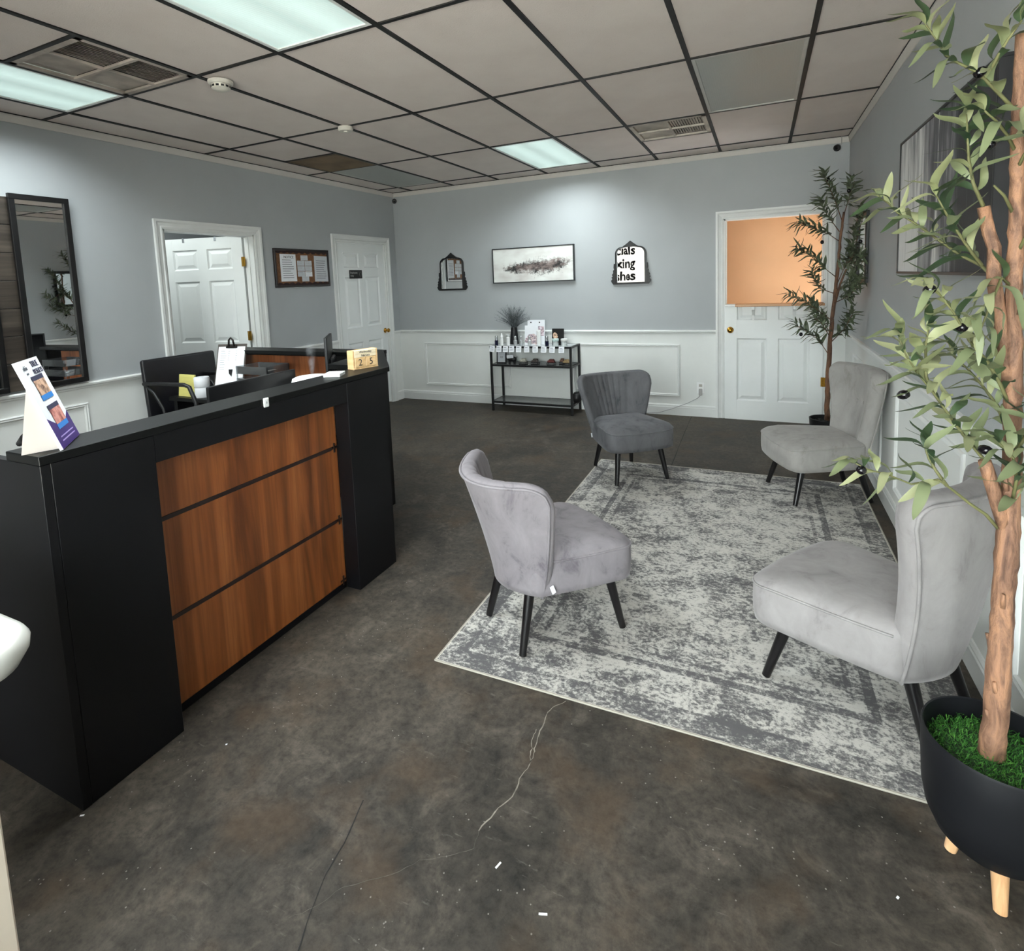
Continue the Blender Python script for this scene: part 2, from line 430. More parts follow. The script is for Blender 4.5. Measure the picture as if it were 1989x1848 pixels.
for nm, prof, nb in (('trim', railp, 1), ('baseboard', basep, 0), ('trim', corn, 4)):
    full = nb == 4
    ids = ('left', 'back', 'right', 'front') if nm == 'baseboard' else tuple(str(nb + k) for k in range(4))
    mt_ = pm('cornice_paint', (200, 196, 190), 0.6, var=0.02) if full else WHITE
    run_profile(nm + '_' + ids[0], 'x', XL, 1, [(YF, YB)] if full else seg_l, prof, mt_)
    run_profile(nm + '_' + ids[1], 'y', YB, -1, [(XL, XR)] if full else seg_b, prof, mt_)
    run_profile(nm + '_' + ids[2], 'x', XR, -1, [(YF, YB)], prof, mt_)
    if full: run_profile(nm + '_' + ids[3], 'y', YF, 1, [(XL, XR)], prof, mt_)

# --- ceiling: slab, black T-bar grid, one tile per cell
ceil = struct(box('ceiling', (XL - 0.12, YF - 0.12, H + 0.045), (XR + 0.12, YB + 0.12, H + 0.12), TILE))
FIX = {(3, -1): 'lit', (0, -1): 'lit', (3, 2): 'lit', (6, 1): 'off', (0, 2): 'half_off', (1, -1): 'vent0', (5, 2): 'vent1'}
xs = [XL + 0.01] + [i * G for i in range(0, 8)] + [XR - 0.01]
ys = [YF + 0.01] + [j * DY for j in range(-2, 4)] + [YB - 0.01]
cells = []
for ix in range(len(xs) - 1):
    for iy in range(len(ys) - 1):
        key = (ix - 1, iy - 3)
        f = FIX.get(key)
        if f in ('lit', 'off'): continue
        y0, y1 = ys[iy], ys[iy + 1]
        if f == 'vent0': cells.append((xs[ix], xs[ix + 1], y0, -DY / 2))
        elif f == 'vent1': cells.append((xs[ix], xs[ix + 1], 2.5 * DY, y1))
        elif f == 'half_off': pass
        elif key == (0, 1): cells.append((xs[ix], xs[ix + 1], y0, 1.5 * DY))
        else: cells.append((xs[ix], xs[ix + 1], y0, y1))
tilemesh = {}
for x0, x1, y0, y1 in cells:
    wx, wy = round(x1 - x0, 4), round(y1 - y0, 4)
    if (wx, wy) not in tilemesh:
        o = B().box((-wx / 2 + 0.004, -wy / 2 + 0.004, 0.007), (wx / 2 - 0.004, wy / 2 - 0.004, 0.022), 0.003).make('ceiling_tile', TILE, ceil)
        tilemesh[(wx, wy)] = o.data
    else: o = link('ceiling_tile', tilemesh[(wx, wy)], ceil)
    o.location = ((x0 + x1) / 2, (y0 + y1) / 2, H)
def bar(x0, y0, x1, y1, wd):
    if abs(x1 - x0) < abs(y1 - y0): a, b_ = (x0 - wd / 2, y0, H), (x0 + wd / 2, y1, H + 0.012)
    else: a, b_ = (x0, y0 - wd / 2, H + 0.0006), (x1, y0 + wd / 2, H + 0.012)
    return box('grid_bar', a, b_, GRIDB, ceil)
for x in xs[1:-1]: bar(x, YF, x, YB, 0.026)
for y in ys[1:-1]: bar(XL, y, XR, y, 0.021)
bar(G, -DY / 2, 2 * G, -DY / 2, 0.021); bar(5 * G, 2.5 * DY, 6 * G, 2.5 * DY, 0.021); bar(0, 1.5 * DY, G, 1.5 * DY, 0.021)
# thin wall angle
for a, b_ in (((XL, YF, H), (XL + 0.019, YB, H + 0.006)), ((XR - 0.019, YF, H), (XR, YB, H + 0.006)), ((XL, YB - 0.019, H), (XR, YB, H + 0.006))):
    box('wall_angle', a, b_, GRIDB, ceil)

# --- door builder: casing, jamb, six-panel leaf
def casing(root, axis, pos, out, a0, a1, zt, sides=2):
    """profiled casing round an opening on the room side"""
    def P(a, d, z): return Vector((pos + out * d, a, z) if axis == 'x' else (a, pos + out * d, z))
    prof = [(0.0, 0.0), (0.0, 0.011), (0.18, 0.014), (0.3, 0.009), (0.62, 0.014), (0.75, 0.021), (1.0, 0.022), (1.0, 0.0)]
    b = B(); loops = []
    for (a, z, sa, sz) in ((a0, 0, -1, 0), (a0, zt, -1, 1), (a1, zt, 1, 1), (a1, 0, 1, 0)):
        loops.append([b.bm.verts.new(P(a + sa * t * CR, d, z + sz * t * CR)) for t, d in prof])
    for k in range(3):
        p, q = loops[k], loops[k + 1]
        for i in range(len(prof) - 1): b.bm.faces.new((p[i], p[i + 1], q[i + 1], q[i]))
    b.make('casing', WHITE, root)
    j = B()
    for a, s in ((a0, 1), (a1, -1)): j.box(P(a, 0, 0), P(a + s * 0.016, -0.12, zt))
    j.box(P(a0, 0, zt), P(a1, -0.12, zt - 0.016))
    for a, s in ((a0, 1), (a1, -1)): j.box(P(a + s * 0.016, -0.055, 0), P(a + s * 0.027, -0.085, zt - 0.016))
    return j.make('jamb', WHITE, root)
def leaf(parent, name, W_, Hh, mtx, zcut=None, kn=True):
    """six-panel leaf in local x (width), z up, y thickness 0..-0.035; front faces +y"""
    t = 0.036; st = 0.115; mid = 0.1
    cols = [(st, W_ / 2 - mid / 2), (W_ / 2 + mid / 2, W_ - st)]
    rows = [(0.2, 0.84), (1.02, 1.62), (1.73, Hh - 0.11)] if zcut is None else [(0.2, 0.84), (1.025, zcut + 0.1)]
    Hh2 = zcut if zcut else Hh
    b = B()
    b.box((0, -t, 0), (st, 0, Hh2), 0.002); b.box((W_ - st, -t, 0), (W_, 0, Hh2), 0.002)
    b.box((W_ / 2 - mid / 2, -t, 0.01), (W_ / 2 + mid / 2, -0.0002, Hh2 - 0.001))
    edges = [0] + [z for r in rows for z in r] + [Hh]
    for k in range(0, len(edges), 2):
        z0, z1 = edges[k], edges[k + 1]
        if z0 >= Hh2: continue
        b.box((st - 0.001, -t, z0), (W_ - st + 0.001, -0.0001, min(z1, Hh2)))
    for v in b.bm.verts: v.co = mtx @ v.co
    lf = b.make(name, DOORW, parent)
    for (x0, x1) in cols:
        for (z0, z1) in rows:
            z1c = min(z1, Hh2)
            p = B(); cl = z1c < z1
            ring = lambda i, d: [(x0 + i, d, z0 + i), (x1 - i, d, z0 + i), (x1 - i, d, z1c - (0 if cl else i)), (x0 + i, d, z1c - (0 if cl else i))]
            lv = [ring(-0.001, -0.0005), ring(0.012, -0.012), ring(0.02, -0.012), ring(0.05, -0.003), ring(0.055, -0.003)]
            vs = [[p.bm.verts.new(mtx @ Vector(c)) for c in r] for r in lv]
            for r0, r1 in zip(vs, vs[1:]):
                for k in range(4): p.bm.faces.new((r0[k], r0[(k + 1) % 4], r1[(k + 1) % 4], r1[k]))
            p.bm.faces.new(vs[-1])
            p.make('panel', DOORW, lf)
    return lf
def knob(parent, mtx, mat=BRASS):
    prof = [(0, 0), (0.032, 0.0), (0.032, 0.004), (0.026, 0.008), (0.011, 0.011), (0.010, 0.03), (0.017, 0.036), (0.026, 0.046), (0.027, 0.056), (0.02, 0.064), (0, 0.067)]
    b = B().lathe(prof, 20)
    for v in b.bm.verts: v.co = mtx @ v.co
    return b.make('knob', mat, parent, smooth='all')
def hinge(parent, c, dirv=(0, 0, 1)):
    b = B(); c = Vector(c)
    b.tube([c - Vector((0, 0, 0.045)), c + Vector((0, 0, 0.045))], 0.008, 10)
    b.box(c + Vector((-0.022, 0.0, -0.045)), c + Vector((0.0, 0.004, 0.045))); b.box(c + Vector((0, -0.004, -0.045)), c + Vector((0.028, 0.0, 0.045)))
    return b.make('hinge', BRASS, parent)

# door_1: open inwards, hinged at the far jamb
d1 = thing('door_1', None, None); struct(d1)
casing(d1, 'x', XL, 1, D1[0], D1[1], DH)
hx, hy = XL - 0.13, D1[1] - 0.032
ld = Vector((-0.962, -0.272, 0)); fn = Vector((0.272, -0.962, 0))
lm1 = Matrix((ld, fn, Vector((0, 0, 1)))).transposed().to_4x4(); lm1.translation = Vector((hx, hy, 0.012))
lf1 = leaf(d1, 'leaf', 0.86, 2.035, lm1)
for z in (1.8, 1.09, 0.25): hinge(lf1, (hx + 0.012, hy - 0.012, z))
for t in (0.28, 0.62):
    b = B(); b.box((t - 0.01, -0.04, 2.0), (t + 0.01, 0.004, 2.04))
    for v in b.bm.verts: v.co = lm1 @ v.co
    b.make('hook', CHROME, lf1)
# door_2: closed, with a black sign and knob
d2 = thing('door_2', None, None); struct(d2)
casing(d2, 'x', XL, 1, D2[0], D2[1], DH)
lm2 = Matrix((Vector((0, 1, 0)), Vector((1, 0, 0)), Vector((0, 0, 1)))).transposed().to_4x4(); lm2.translation = Vector((XL - 0.02, D2[0] + 0.019, 0.012))
lf2 = leaf(d2, 'leaf', D2[1] - D2[0] - 0.038, 2.015, lm2)
knob(lf2, frame_mat((XL - 0.02, 3.645, 0.945), (0, 1, 0), (0, 0, 1)))
sg = B().box((XL - 0.02, 3.015, 1.615), (XL - 0.012, 3.25, 1.715), 0.004).make('sign_plate', BLKPLA, lf2)
mt2 = frame_mat((XL - 0.0115, 3.03, 1.683), (0, 1, 0), (0, 0, 1))
SINK = pm('sign_lettering', (170, 170, 168), 0.6)
text('lettering', 'Employees', 0.03, SINK, mt2, sg, align='LEFT')
text('lettering', 'Only', 0.03, SINK, frame_mat((XL - 0.0115, 3.03, 1.648), (0, 1, 0), (0, 0, 1)), sg, align='LEFT')
hb = B().tube([(XL - 0.011, 3.215 + 0.018 * math.cos(a), 1.665 + 0.028 * math.sin(a)) for a in [2 * PI * k / 16 for k in range(17)]], 0.0022, 6, False)
hb.make('ring_symbol', pm('dim_sign_symbol', (80, 84, 80), 0.6), sg)
# door_3: Dutch door with a counter shelf, tan room beyond
d3 = thing('door_3', None, None); struct(d3)
casing(d3, 'y', YB, -1, D3[0], D3[1], DH)
lm3 = Matrix((Vector((1, 0, 0)), Vector((0, -1, 0)), Vector((0, 0, 1)))).transposed().to_4x4(); lm3.translation = Vector((D3[0] + 0.01, YB - 0.02, 0.0))
ZC = 1.165
lf3 = leaf(d3, 'half_leaf', D3[1] - D3[0] - 0.02, 2.03, lm3, zcut=ZC)
knob(lf3, frame_mat((3.752, YB - 0.02, 0.925), (1, 0, 0), (0, 0, 1)))
box('shelf', (3.8, YB - 0.13, ZC), (D3[1] - 0.012, YB + 0.07, ZC + 0.024), SHELFW, lf3, 0.003)
box('shelf', (D3[0] + 0.012, YB - 0.05, ZC), (3.8, YB + 0.07, ZC + 0.02), WHITE, lf3, 0.003)
for x in (3.985, 4.345):
    b = B(); poly = [(0, 0), (0.012, -0.14), (0.03, -0.145), (0.035, -0.09), (0.06, -0.05), (0.11, -0.03), (0.11, 0)]
    b.prism(poly, frame_mat((x - 0.011, YB - 0.02, ZC), (0, -1, 0), (0, 0, 1)), 0.022)
    b.make('shelf_bracket', WHITE, lf3)
hinge(lf3, (D3[1] - 0.004, YB - 0.026, 0.42))
# tan room beyond door_3
back = struct(B().box((2.9, YB + 1.5, 0), (5.6, YB + 1.6, H)).box((2.8, YB + 0.12, 0), (2.9, YB + 1.6, H)).box((XR, YB + 0.02, 0), (5.7, YB + 0.12, H + 0.05)).box((5.6, YB + 0.12, 0), (5.7, YB + 1.6, H)).make('wall_beyond', TANW))
struct(box('ceiling_beyond', (2.8, YB + 0.12, H), (5.7, YB + 1.6, H + 0.05), TILE))
lw = bpy.data.lights.new('warm_lamp', 'AREA'); lw.shape = 'DISK'; lw.size = 0.3; lw.energy = 4.6; lw.color = (1.0, 0.84, 0.6)
lo_ = bpy.data.objects.new('warm_lamp', lw); COL.objects.link(lo_); lo_.location = (5.1, YB + 0.85, H - 0.03)
# dim room beyond door_1 / door_2
struct(B().box((XL - 1.5, 0.2, 0), (XL - 1.4, 4.0, H)).box((XL - 1.5, 2.5, 0), (XL - 0.12, 2.6, H)).box((XL - 1.5, 0.1, 0), (XL - 0.12, 0.2, H)).make('wall_passage', GREY))
struct(box('ceiling_passage', (XL - 1.5, 0.1, H), (XL - 0.12, 4.0, H + 0.05), TILE))
lp = bpy.data.lights.new('passage_lamp', 'AREA'); lp.size = 0.5; lp.energy = 17; lp.color = (0.93, 1.0, 0.97)
lpo = bpy.data.objects.new('passage_lamp', lp); COL.objects.link(lpo); lpo.location = (XL - 0.75, 0.75, H - 0.02)

# --- storefront windows behind the camera
def window(n, x0, x1):
    wn = thing('window_%d' % n, None, None); struct(wn)
    fr = B(); f = 0.05
    for a, b_ in (((x0, WZ[0]), (x0 + f, WZ[1])), ((x1 - f, WZ[0]), (x1, WZ[1])), ((x0, WZ[0]), (x1, WZ[0] + f)), ((x0, WZ[1] - f), (x1, WZ[1]))):
        fr.box((a[0], YF - 0.1, a[1]), (b_[0], YF - 0.03, b_[1]))
    fr.make('window_frame', pm('bronze_aluminium', (52, 46, 42), 0.4, 0.6), wn)
    box('pane', (x0 + f, YF - 0.07, WZ[0] + f), (x1 - f, YF - 0.064, WZ[1] - f), GLASS if n == 2 else glass('film_covered_glass', (0.29, 0.285, 0.27), 0.1), wn)
    if PORTAL:
        pl = bpy.data.lights.new('daylight_portal', 'AREA'); pl.shape = 'RECTANGLE'; pl.size = x1 - x0; pl.size_y = WZ[1] - WZ[0]
        pl.cycles.is_portal = True
        po = bpy.data.objects.new('daylight_portal', pl); COL.objects.link(po)
        po.location = ((x0 + x1) / 2, YF - 0.11, (WZ[0] + WZ[1]) / 2); po.rotation_euler = (PI / 2, 0, PI)
    return wn
win1 = window(1, *WX); window(2, *WX2)
LET = pm('window_lettering', (60, 52, 40), 0.6)
for z, s in ((2.1, 'Facials'), (1.8, 'Waxing'), (1.5, 'Lashes')):
    text('lettering', s, 0.3, LET, frame_mat((1.36, YF - 0.075, z), (1, 0, 0), (0, 0, 1)), win1, align='RIGHT', sx=0.9, bold=0.009)
struct(box('ground_outside', (-14, YF - 22, -0.12), (18, YF - 0.12, -0.02), pm('pale_pavement', (198, 193, 186), 0.9, var=0.1, vs=1)))

# ================================================================== CEILING FITTINGS
def troffer(x0, y0, x1, y1, lit, label, spread=126):
    cx, cy = (x0 + x1) / 2, (y0 + y1) / 2
    t = thing('ceiling_light', label, 'ceiling light', (cx, cy, H), 0, 'recessed ceiling light panels')
    wx, wy = (x1 - x0) / 2 - 0.013, (y1 - y0) / 2 - 0.011
    fr = B(); f = 0.022
    for a, b_ in (((-wx, -wy), (wx, -wy + f)), ((-wx, wy - f), (wx, wy)), ((-wx, -wy + f), (-wx + f, wy - f)), ((wx - f, -wy + f), (wx, wy - f))):
        fr.box((a[0], a[1], 0.001), (b_[0], b_[1], 0.03), 0.002)
    fr.make('frame', WHITE if lit else pm('dull_white_frame', (186, 186, 182), 0.5), t)
    box('lens', (-wx + f, -wy + f, 0.006), (wx - f, wy - f, 0.012), LENS if lit else LENSOFF, t)
    if lit:
        l = bpy.data.lights.new('tube_lamp', 'AREA'); l.shape = 'RECTANGLE'; l.size = 2 * (wx - f); l.size_y = 2 * (wy - f)
        l.energy = LAMP_W; l.color = (0.9, 0.985, 1.0); l.spread = math.radians(spread)
        lo = bpy.data.objects.new('tube_lamp', l); COL.objects.link(lo); lo.parent = t; lo.location = (0, 0, 0.002)
    return t
troffer(3 * G, -DY, 4 * G, 0, True, 'lit prismatic ceiling light panel nearest the camera, cut by the top edge')
troffer(0, -DY, G, 0, True, 'lit ceiling light panel over the tall framed mirror, at the left edge', 147)
troffer(3 * G, 2 * DY, 4 * G, 3 * DY, True, 'lit ceiling light panel close to the back wall above the splatter picture', 150)
troffer(6 * G, DY, 7 * G, 2 * DY, False, 'unlit grey-green ceiling light panel near the right wall')
troffer(0, 2 * DY, G, 3 * DY, False, 'unlit dark ceiling light panel in the far left corner behind the brown grille')
VENTM = pm('dusty_white_vent', (176, 166, 156), 0.6, var=0.25, vs=5)
def vent(x0, y0, label, tilts, mat):
    t = thing('ceiling_vent', label, 'air vent', (x0 + G / 2, y0 + DY / 4, H), 0, 'square ceiling air vents')
    wx, wy = G / 2 - 0.013, DY / 4 - 0.011
    fr = B()
    for a, b_ in (((-wx, -wy), (wx, -wy + 0.03)), ((-wx, wy - 0.03), (wx, wy)), ((-wx, -wy), (-wx + 0.03, wy)), ((wx - 0.03, -wy), (wx, wy))):
        fr.box((a[0], a[1], 0.0), (b_[0], b_[1], 0.012))
    fr.box((-0.009, -wy, -0.001), (0.009, wy, 0.012)); fr.box((-wx, -0.009, -0.0015), (wx, 0.009, 0.012))
    fr.make('frame', mat, t)
    box('plenum', (-wx, -wy, 0.034), (wx, wy, 0.038), pm('dark_plenum', (30, 27, 25), 0.9), t)
    for qx in (0, 1):
        for qy in (0, 1):
            ax0, ax1 = ((-wx + 0.03, -0.009), (0.009, wx - 0.03))[qx]; ay0, ay1 = ((-wy + 0.03, -0.009), (0.009, wy - 0.03))[qy]
            d, ang = tilts[qx * 2 + qy]
            b = B(); n = 13
            for k in range(n):
                if d == 'y':   # slats run along y
                    c = ax0 + (k + 0.5) * (ax1 - ax0) / n
                    mm = Matrix.Translation((c, (ay0 + ay1) / 2, 0.016)) @ Matrix.Rotation(ang, 4, 'Y')
                    b.box((-0.011, -(ay1 - ay0) / 2, -0.0008), (0.011, (ay1 - ay0) / 2, 0.0008), mat=mm)
                else:
                    c = ay0 + (k + 0.5) * (ay1 - ay0) / n
                    mm = Matrix.Translation(((ax0 + ax1) / 2, c, 0.016)) @ Matrix.Rotation(ang, 4, 'X')
                    b.box((-(ax1 - ax0) / 2, -0.011, -0.0008), ((ax1 - ax0) / 2, 0.011, 0.0008), mat=mm)
            tag(b.make('louvre', mat, t), kind='stuff')
    return t
vent(G, -DY / 2, 'dusty square ceiling vent beside the left light panel', [('y', 0.0), ('y', 0.0), ('y', 0.55), ('y', 0.55)], VENTM)
vent(5 * G, 2 * DY, 'stained square ceiling vent near the back wall, right of the lit panel', [('x', 0.0), ('x', 0.0), ('y', 0.55), ('y', 0.55)], pm('stained_vent', (190, 182, 170), 0.6, var=0.3, vs=4))
BRN = pm('brown_stained_grille', (112, 96, 76), 0.7, var=0.25, vs=3)
t = thing('return_grille', 'brown dusty return air grille in the far left of the ceiling', 'air vent', (G / 2, 1.75 * DY, H))
wx, wy = G / 2 - 0.013, DY / 4 - 0.011
fr = B()
for a, b_ in (((-wx, -wy), (wx, -wy + 0.022)), ((-wx, wy - 0.022), (wx, wy)), ((-wx, -wy), (-wx + 0.022, wy)), ((wx - 0.022, -wy), (wx, wy))): fr.box((a[0], a[1], 0), (b_[0], b_[1], 0.01))
fr.make('frame', BRN, t); b = B()
for k in range(40): b.box((-wx + 0.02, -wy + 0.03 + k * 0.0135, 0.003), (wx - 0.02, -wy + 0.038 + k * 0.0135, 0.009))
tag(b.make('bars', BRN, t), kind='stuff'); box('filter', (-wx, -wy, 0.012), (wx, wy, 0.016), pm('dusty_filter', (88, 76, 60), 0.9, var=0.2), t)
SMK = pm('offwhite_plastic', (206, 202, 192), 0.5)
t = thing('smoke_detector', 'round off-white smoke detector with slotted dome, right of the left vent', 'smoke detector', (1.268, 0.112, H))
B().lathe([(0, 0), (0.066, 0), (0.066, -0.012), (0.058, -0.02), (0.05, -0.022)], 28).make('base', SMK, t, smooth=30)
B().lathe([(0.05, -0.022), (0.05, -0.04), (0.03, -0.052), (0, -0.054)], 28).make('dome', SMK, t, smooth=30)
b = B()
for k in range(12):
    a = 2 * PI * k / 12; b.box((-0.008, 0.0485, -0.038), (0.008, 0.0515, -0.027), mat=Matrix.Rotation(a, 4, 'Z'))
b.make('slots', BLKPLA, t)
t = thing('smoke_detector', 'small flat white ceiling disc at a grid crossing, farther than the domed detector', 'smoke detector', (1.23, 1.214, H))
B().lathe([(0, 0), (0.055, 0), (0.055, -0.02), (0.048, -0.03), (0, -0.032)], 26).make('base', SMK, t, smooth=30)
B().lathe([(0.018, -0.031), (0.016, -0.037), (0, -0.038)], 14).make('cap', SMK, t, smooth=30)
def camera_dome(x, y, z, label, dirv, cab):
    t = thing('security_camera', label, 'security camera', (x, y, z), 0, 'corner security cameras')
    d = Vector(dirv).normalized()
    q = Vector((0, 0, 1)).rotation_difference(d).to_matrix().to_4x4()
    b = B().lathe([(0, -0.025), (0.022, -0.022), (0.03, -0.008), (0.03, 0.012), (0.024, 0.018), (0, 0.018)], 20)
    for v in b.bm.verts: v.co = q @ v.co
    b.make('body', BLKPLA, t, smooth=30)
    b = B().lathe([(0.014, 0.019), (0.01, 0.024), (0, 0.025)], 14)
    for v in b.bm.verts: v.co = q @ v.co
    b.make('camera_lens', pm('black_lens', (8, 8, 10), 0.05), t, smooth='all')
    B().tube(cab, 0.004, 8).make('cable', pm('white_cable', (196, 196, 192), 0.5), t, smooth='all')
camera_dome(4.655, YB - 0.045, 2.605, 'small black security camera in the back right corner', (-0.5, -1, -0.4), [(0.02, 0.02, 0.0), (0.035, 0.025, 0.04), (0.035, 0.012, 0.098)])
camera_dome(XL + 0.06, YB - 0.05, 2.595, 'small black security camera in the back left corner', (0.6, -1, -0.35), [(-0.02, 0.02, 0.0), (-0.04, 0.03, 0.05), (-0.03, 0.02, 0.105)])

# ================================================================== RUG
def rug_mat():
    mt, nt, b = nodes('distressed_rug_pile')
    tc = nt.nodes.new('ShaderNodeTexCoord'); sp = nt.nodes.new('ShaderNodeSeparateXYZ'); L(nt, tc.outputs['Object'], sp.inputs[0])
    v = tc.outputs['Object']
    hx_, hy_ = 0.915, 1.335
    ex = math_(nt, 'SUBTRACT', hx_, math_(nt, 'ABSOLUTE', sp.outputs[0])); ey = math_(nt, 'SUBTRACT', hy_, math_(nt, 'ABSOLUTE', sp.outputs[1]))
    e = math_(nt, 'MINIMUM', ex, ey)
    def band(c0, c1): return math_(nt, 'MULTIPLY', math_(nt, 'GREATER_THAN', e, c0), math_(nt, 'LESS_THAN', e, c1))
    big = noise(nt, v, 2.6, 3, 0.5, 1.5)
    med = noise(nt, v, 9, 4, 0.6, 1.2)
    fine = noise(nt, coords(nt, (42, 60, 1)), 1.0, 3, 0.75)
    wear = noise(nt, coords(nt, (2.2, 7, 1)), 1.0, 5, 0.65, 0.3)
    vo = N(nt, 'ShaderNodeTexVoronoi'); vo.inputs['Scale'].default_value = 13; L(nt, v, vo.inputs['Vector'])
    ringf = math_(nt, 'SINE', math_(nt, 'MULTIPLY', vo.outputs['Distance'], 26))
    vo2 = N(nt, 'ShaderNodeTexVoronoi'); vo2.inputs['Scale'].default_value = 4.2; L(nt, v, vo2.inputs['Vector'])
    med2 = math_(nt, 'SINE', math_(nt, 'MULTIPLY', vo2.outputs['Distance'], 19))
    field = math_(nt, 'ADD', math_(nt, 'MULTIPLY', ringf, 0.1), math_(nt, 'MULTIPLY', med2, 0.08))
    field = math_(nt, 'ADD', field, math_(nt, 'MULTIPLY', math_(nt, 'SUBTRACT', big, 0.5), 1.3))
    field = math_(nt, 'ADD', field, math_(nt, 'MULTIPLY', math_(nt, 'SUBTRACT', med, 0.5), 1.0))
    # borders: denser motif in the main border, dark guard lines
    bord = math_(nt, 'ADD', math_(nt, 'MULTIPLY', band(0.1, 0.27), -0.05), math_(nt, 'MULTIPLY', band(0.27, 0.305), 0.32))
    bord = math_(nt, 'ADD', bord, math_(nt, 'MULTIPLY', band(0.075, 0.1), 0.26))
    bord = math_(nt, 'ADD', bord, math_(nt, 'MULTIPLY', band(0.0, 0.075), 0.16))
    bord = math_(nt, 'ADD', bord, math_(nt, 'MULTIPLY', band(0.34, 0.36), 0.2))
    f = math_(nt, 'ADD', math_(nt, 'ADD', field, bord), math_(nt, 'MULTIPLY', math_(nt, 'SUBTRACT', wear, 0.5), 0.9))
    f = math_(nt, 'ADD', f, math_(nt, 'MULTIPLY', math_(nt, 'SUBTRACT', fine, 0.5), 1.75))
    vo3 = N(nt, 'ShaderNodeTexVoronoi'); vo3.inputs['Scale'].default_value = 17; L(nt, v, vo3.inputs['Vector'])
    d3_ = vo3.outputs['Distance']
    flo = math_(nt, 'MULTIPLY', math_(nt, 'MULTIPLY', math_(nt, 'LESS_THAN', d3_, 0.3), math_(nt, 'GREATER_THAN', d3_, 0.1)), math_(nt, 'GREATER_THAN', noise(nt, v, 3.7, 2), 0.5))
    f = math_(nt, 'ADD', f, math_(nt, 'MULTIPLY', flo, 0.2))
    f = math_(nt, 'ADD', f, math_(nt, 'MULTIPLY', math_(nt, 'SUBTRACT', noise(nt, v, 150, 2, 0.6), 0.5), 0.9))
    f = math_(nt, 'ADD', f, 0.44)
    c = ramp(nt, f, [(0.2, s2l((192, 189, 183))), (0.42, s2l((168, 165, 160))), (0.58, s2l((128, 126, 124))), (0.85, s2l((94, 93, 94)))])
    c = mixc(nt, math_(nt, 'MULTIPLY', math_(nt, 'LESS_THAN', e, 0.006), 0.8), c, s2l((212, 207, 194)))
    L(nt, c, b.inputs['Base Color']); b.inputs['Roughness'].default_value = 0.95
    b.inputs['Specular IOR Level'].default_value = 0.1
    bump(nt, b, fine, 0.3, 0.004); return mt
RT = 0.006
rug = thing('area_rug', 'grey and cream distressed oriental-pattern rug under the velvet chairs', 'rug', (3.76, 0.905, 0), math.radians(0.35))
b = B(); nx, ny = 40, 56
vv = [[b.bm.verts.new((-0.915 + 1.83 * i / nx, -1.335 + 2.67 * j / ny, RT + 0.0006 * rnd.random())) for j in range(ny + 1)] for i in range(nx + 1)]
for i in range(nx):
    for j in range(ny): b.bm.faces.new((vv[i][j], vv[i + 1][j], vv[i + 1][j + 1], vv[i][j + 1]))
r = bmesh.ops.extrude_face_region(b.bm, geom=list(b.bm.faces))
for v in r['geom']:
    if isinstance(v, bmesh.types.BMVert): v.co.z = 0.0005
b.make('pile', rug_mat(), rug)
bi = B(); q = [(-0.915, -1.335), (0.915, -1.335), (0.915, 1.335), (-0.915, 1.335), (-0.915, -1.335)]
for (x0, y0), (x1, y1) in zip(q, q[1:]): bi.tube([(x0 + (x1 - x0) * k / 20, y0 + (y1 - y0) * k / 20, 0.0045) for k in range(21)], 0.004, 6)
bi.make('binding', pm('cream_binding', (160, 155, 144), 0.9, vs=40), rug)
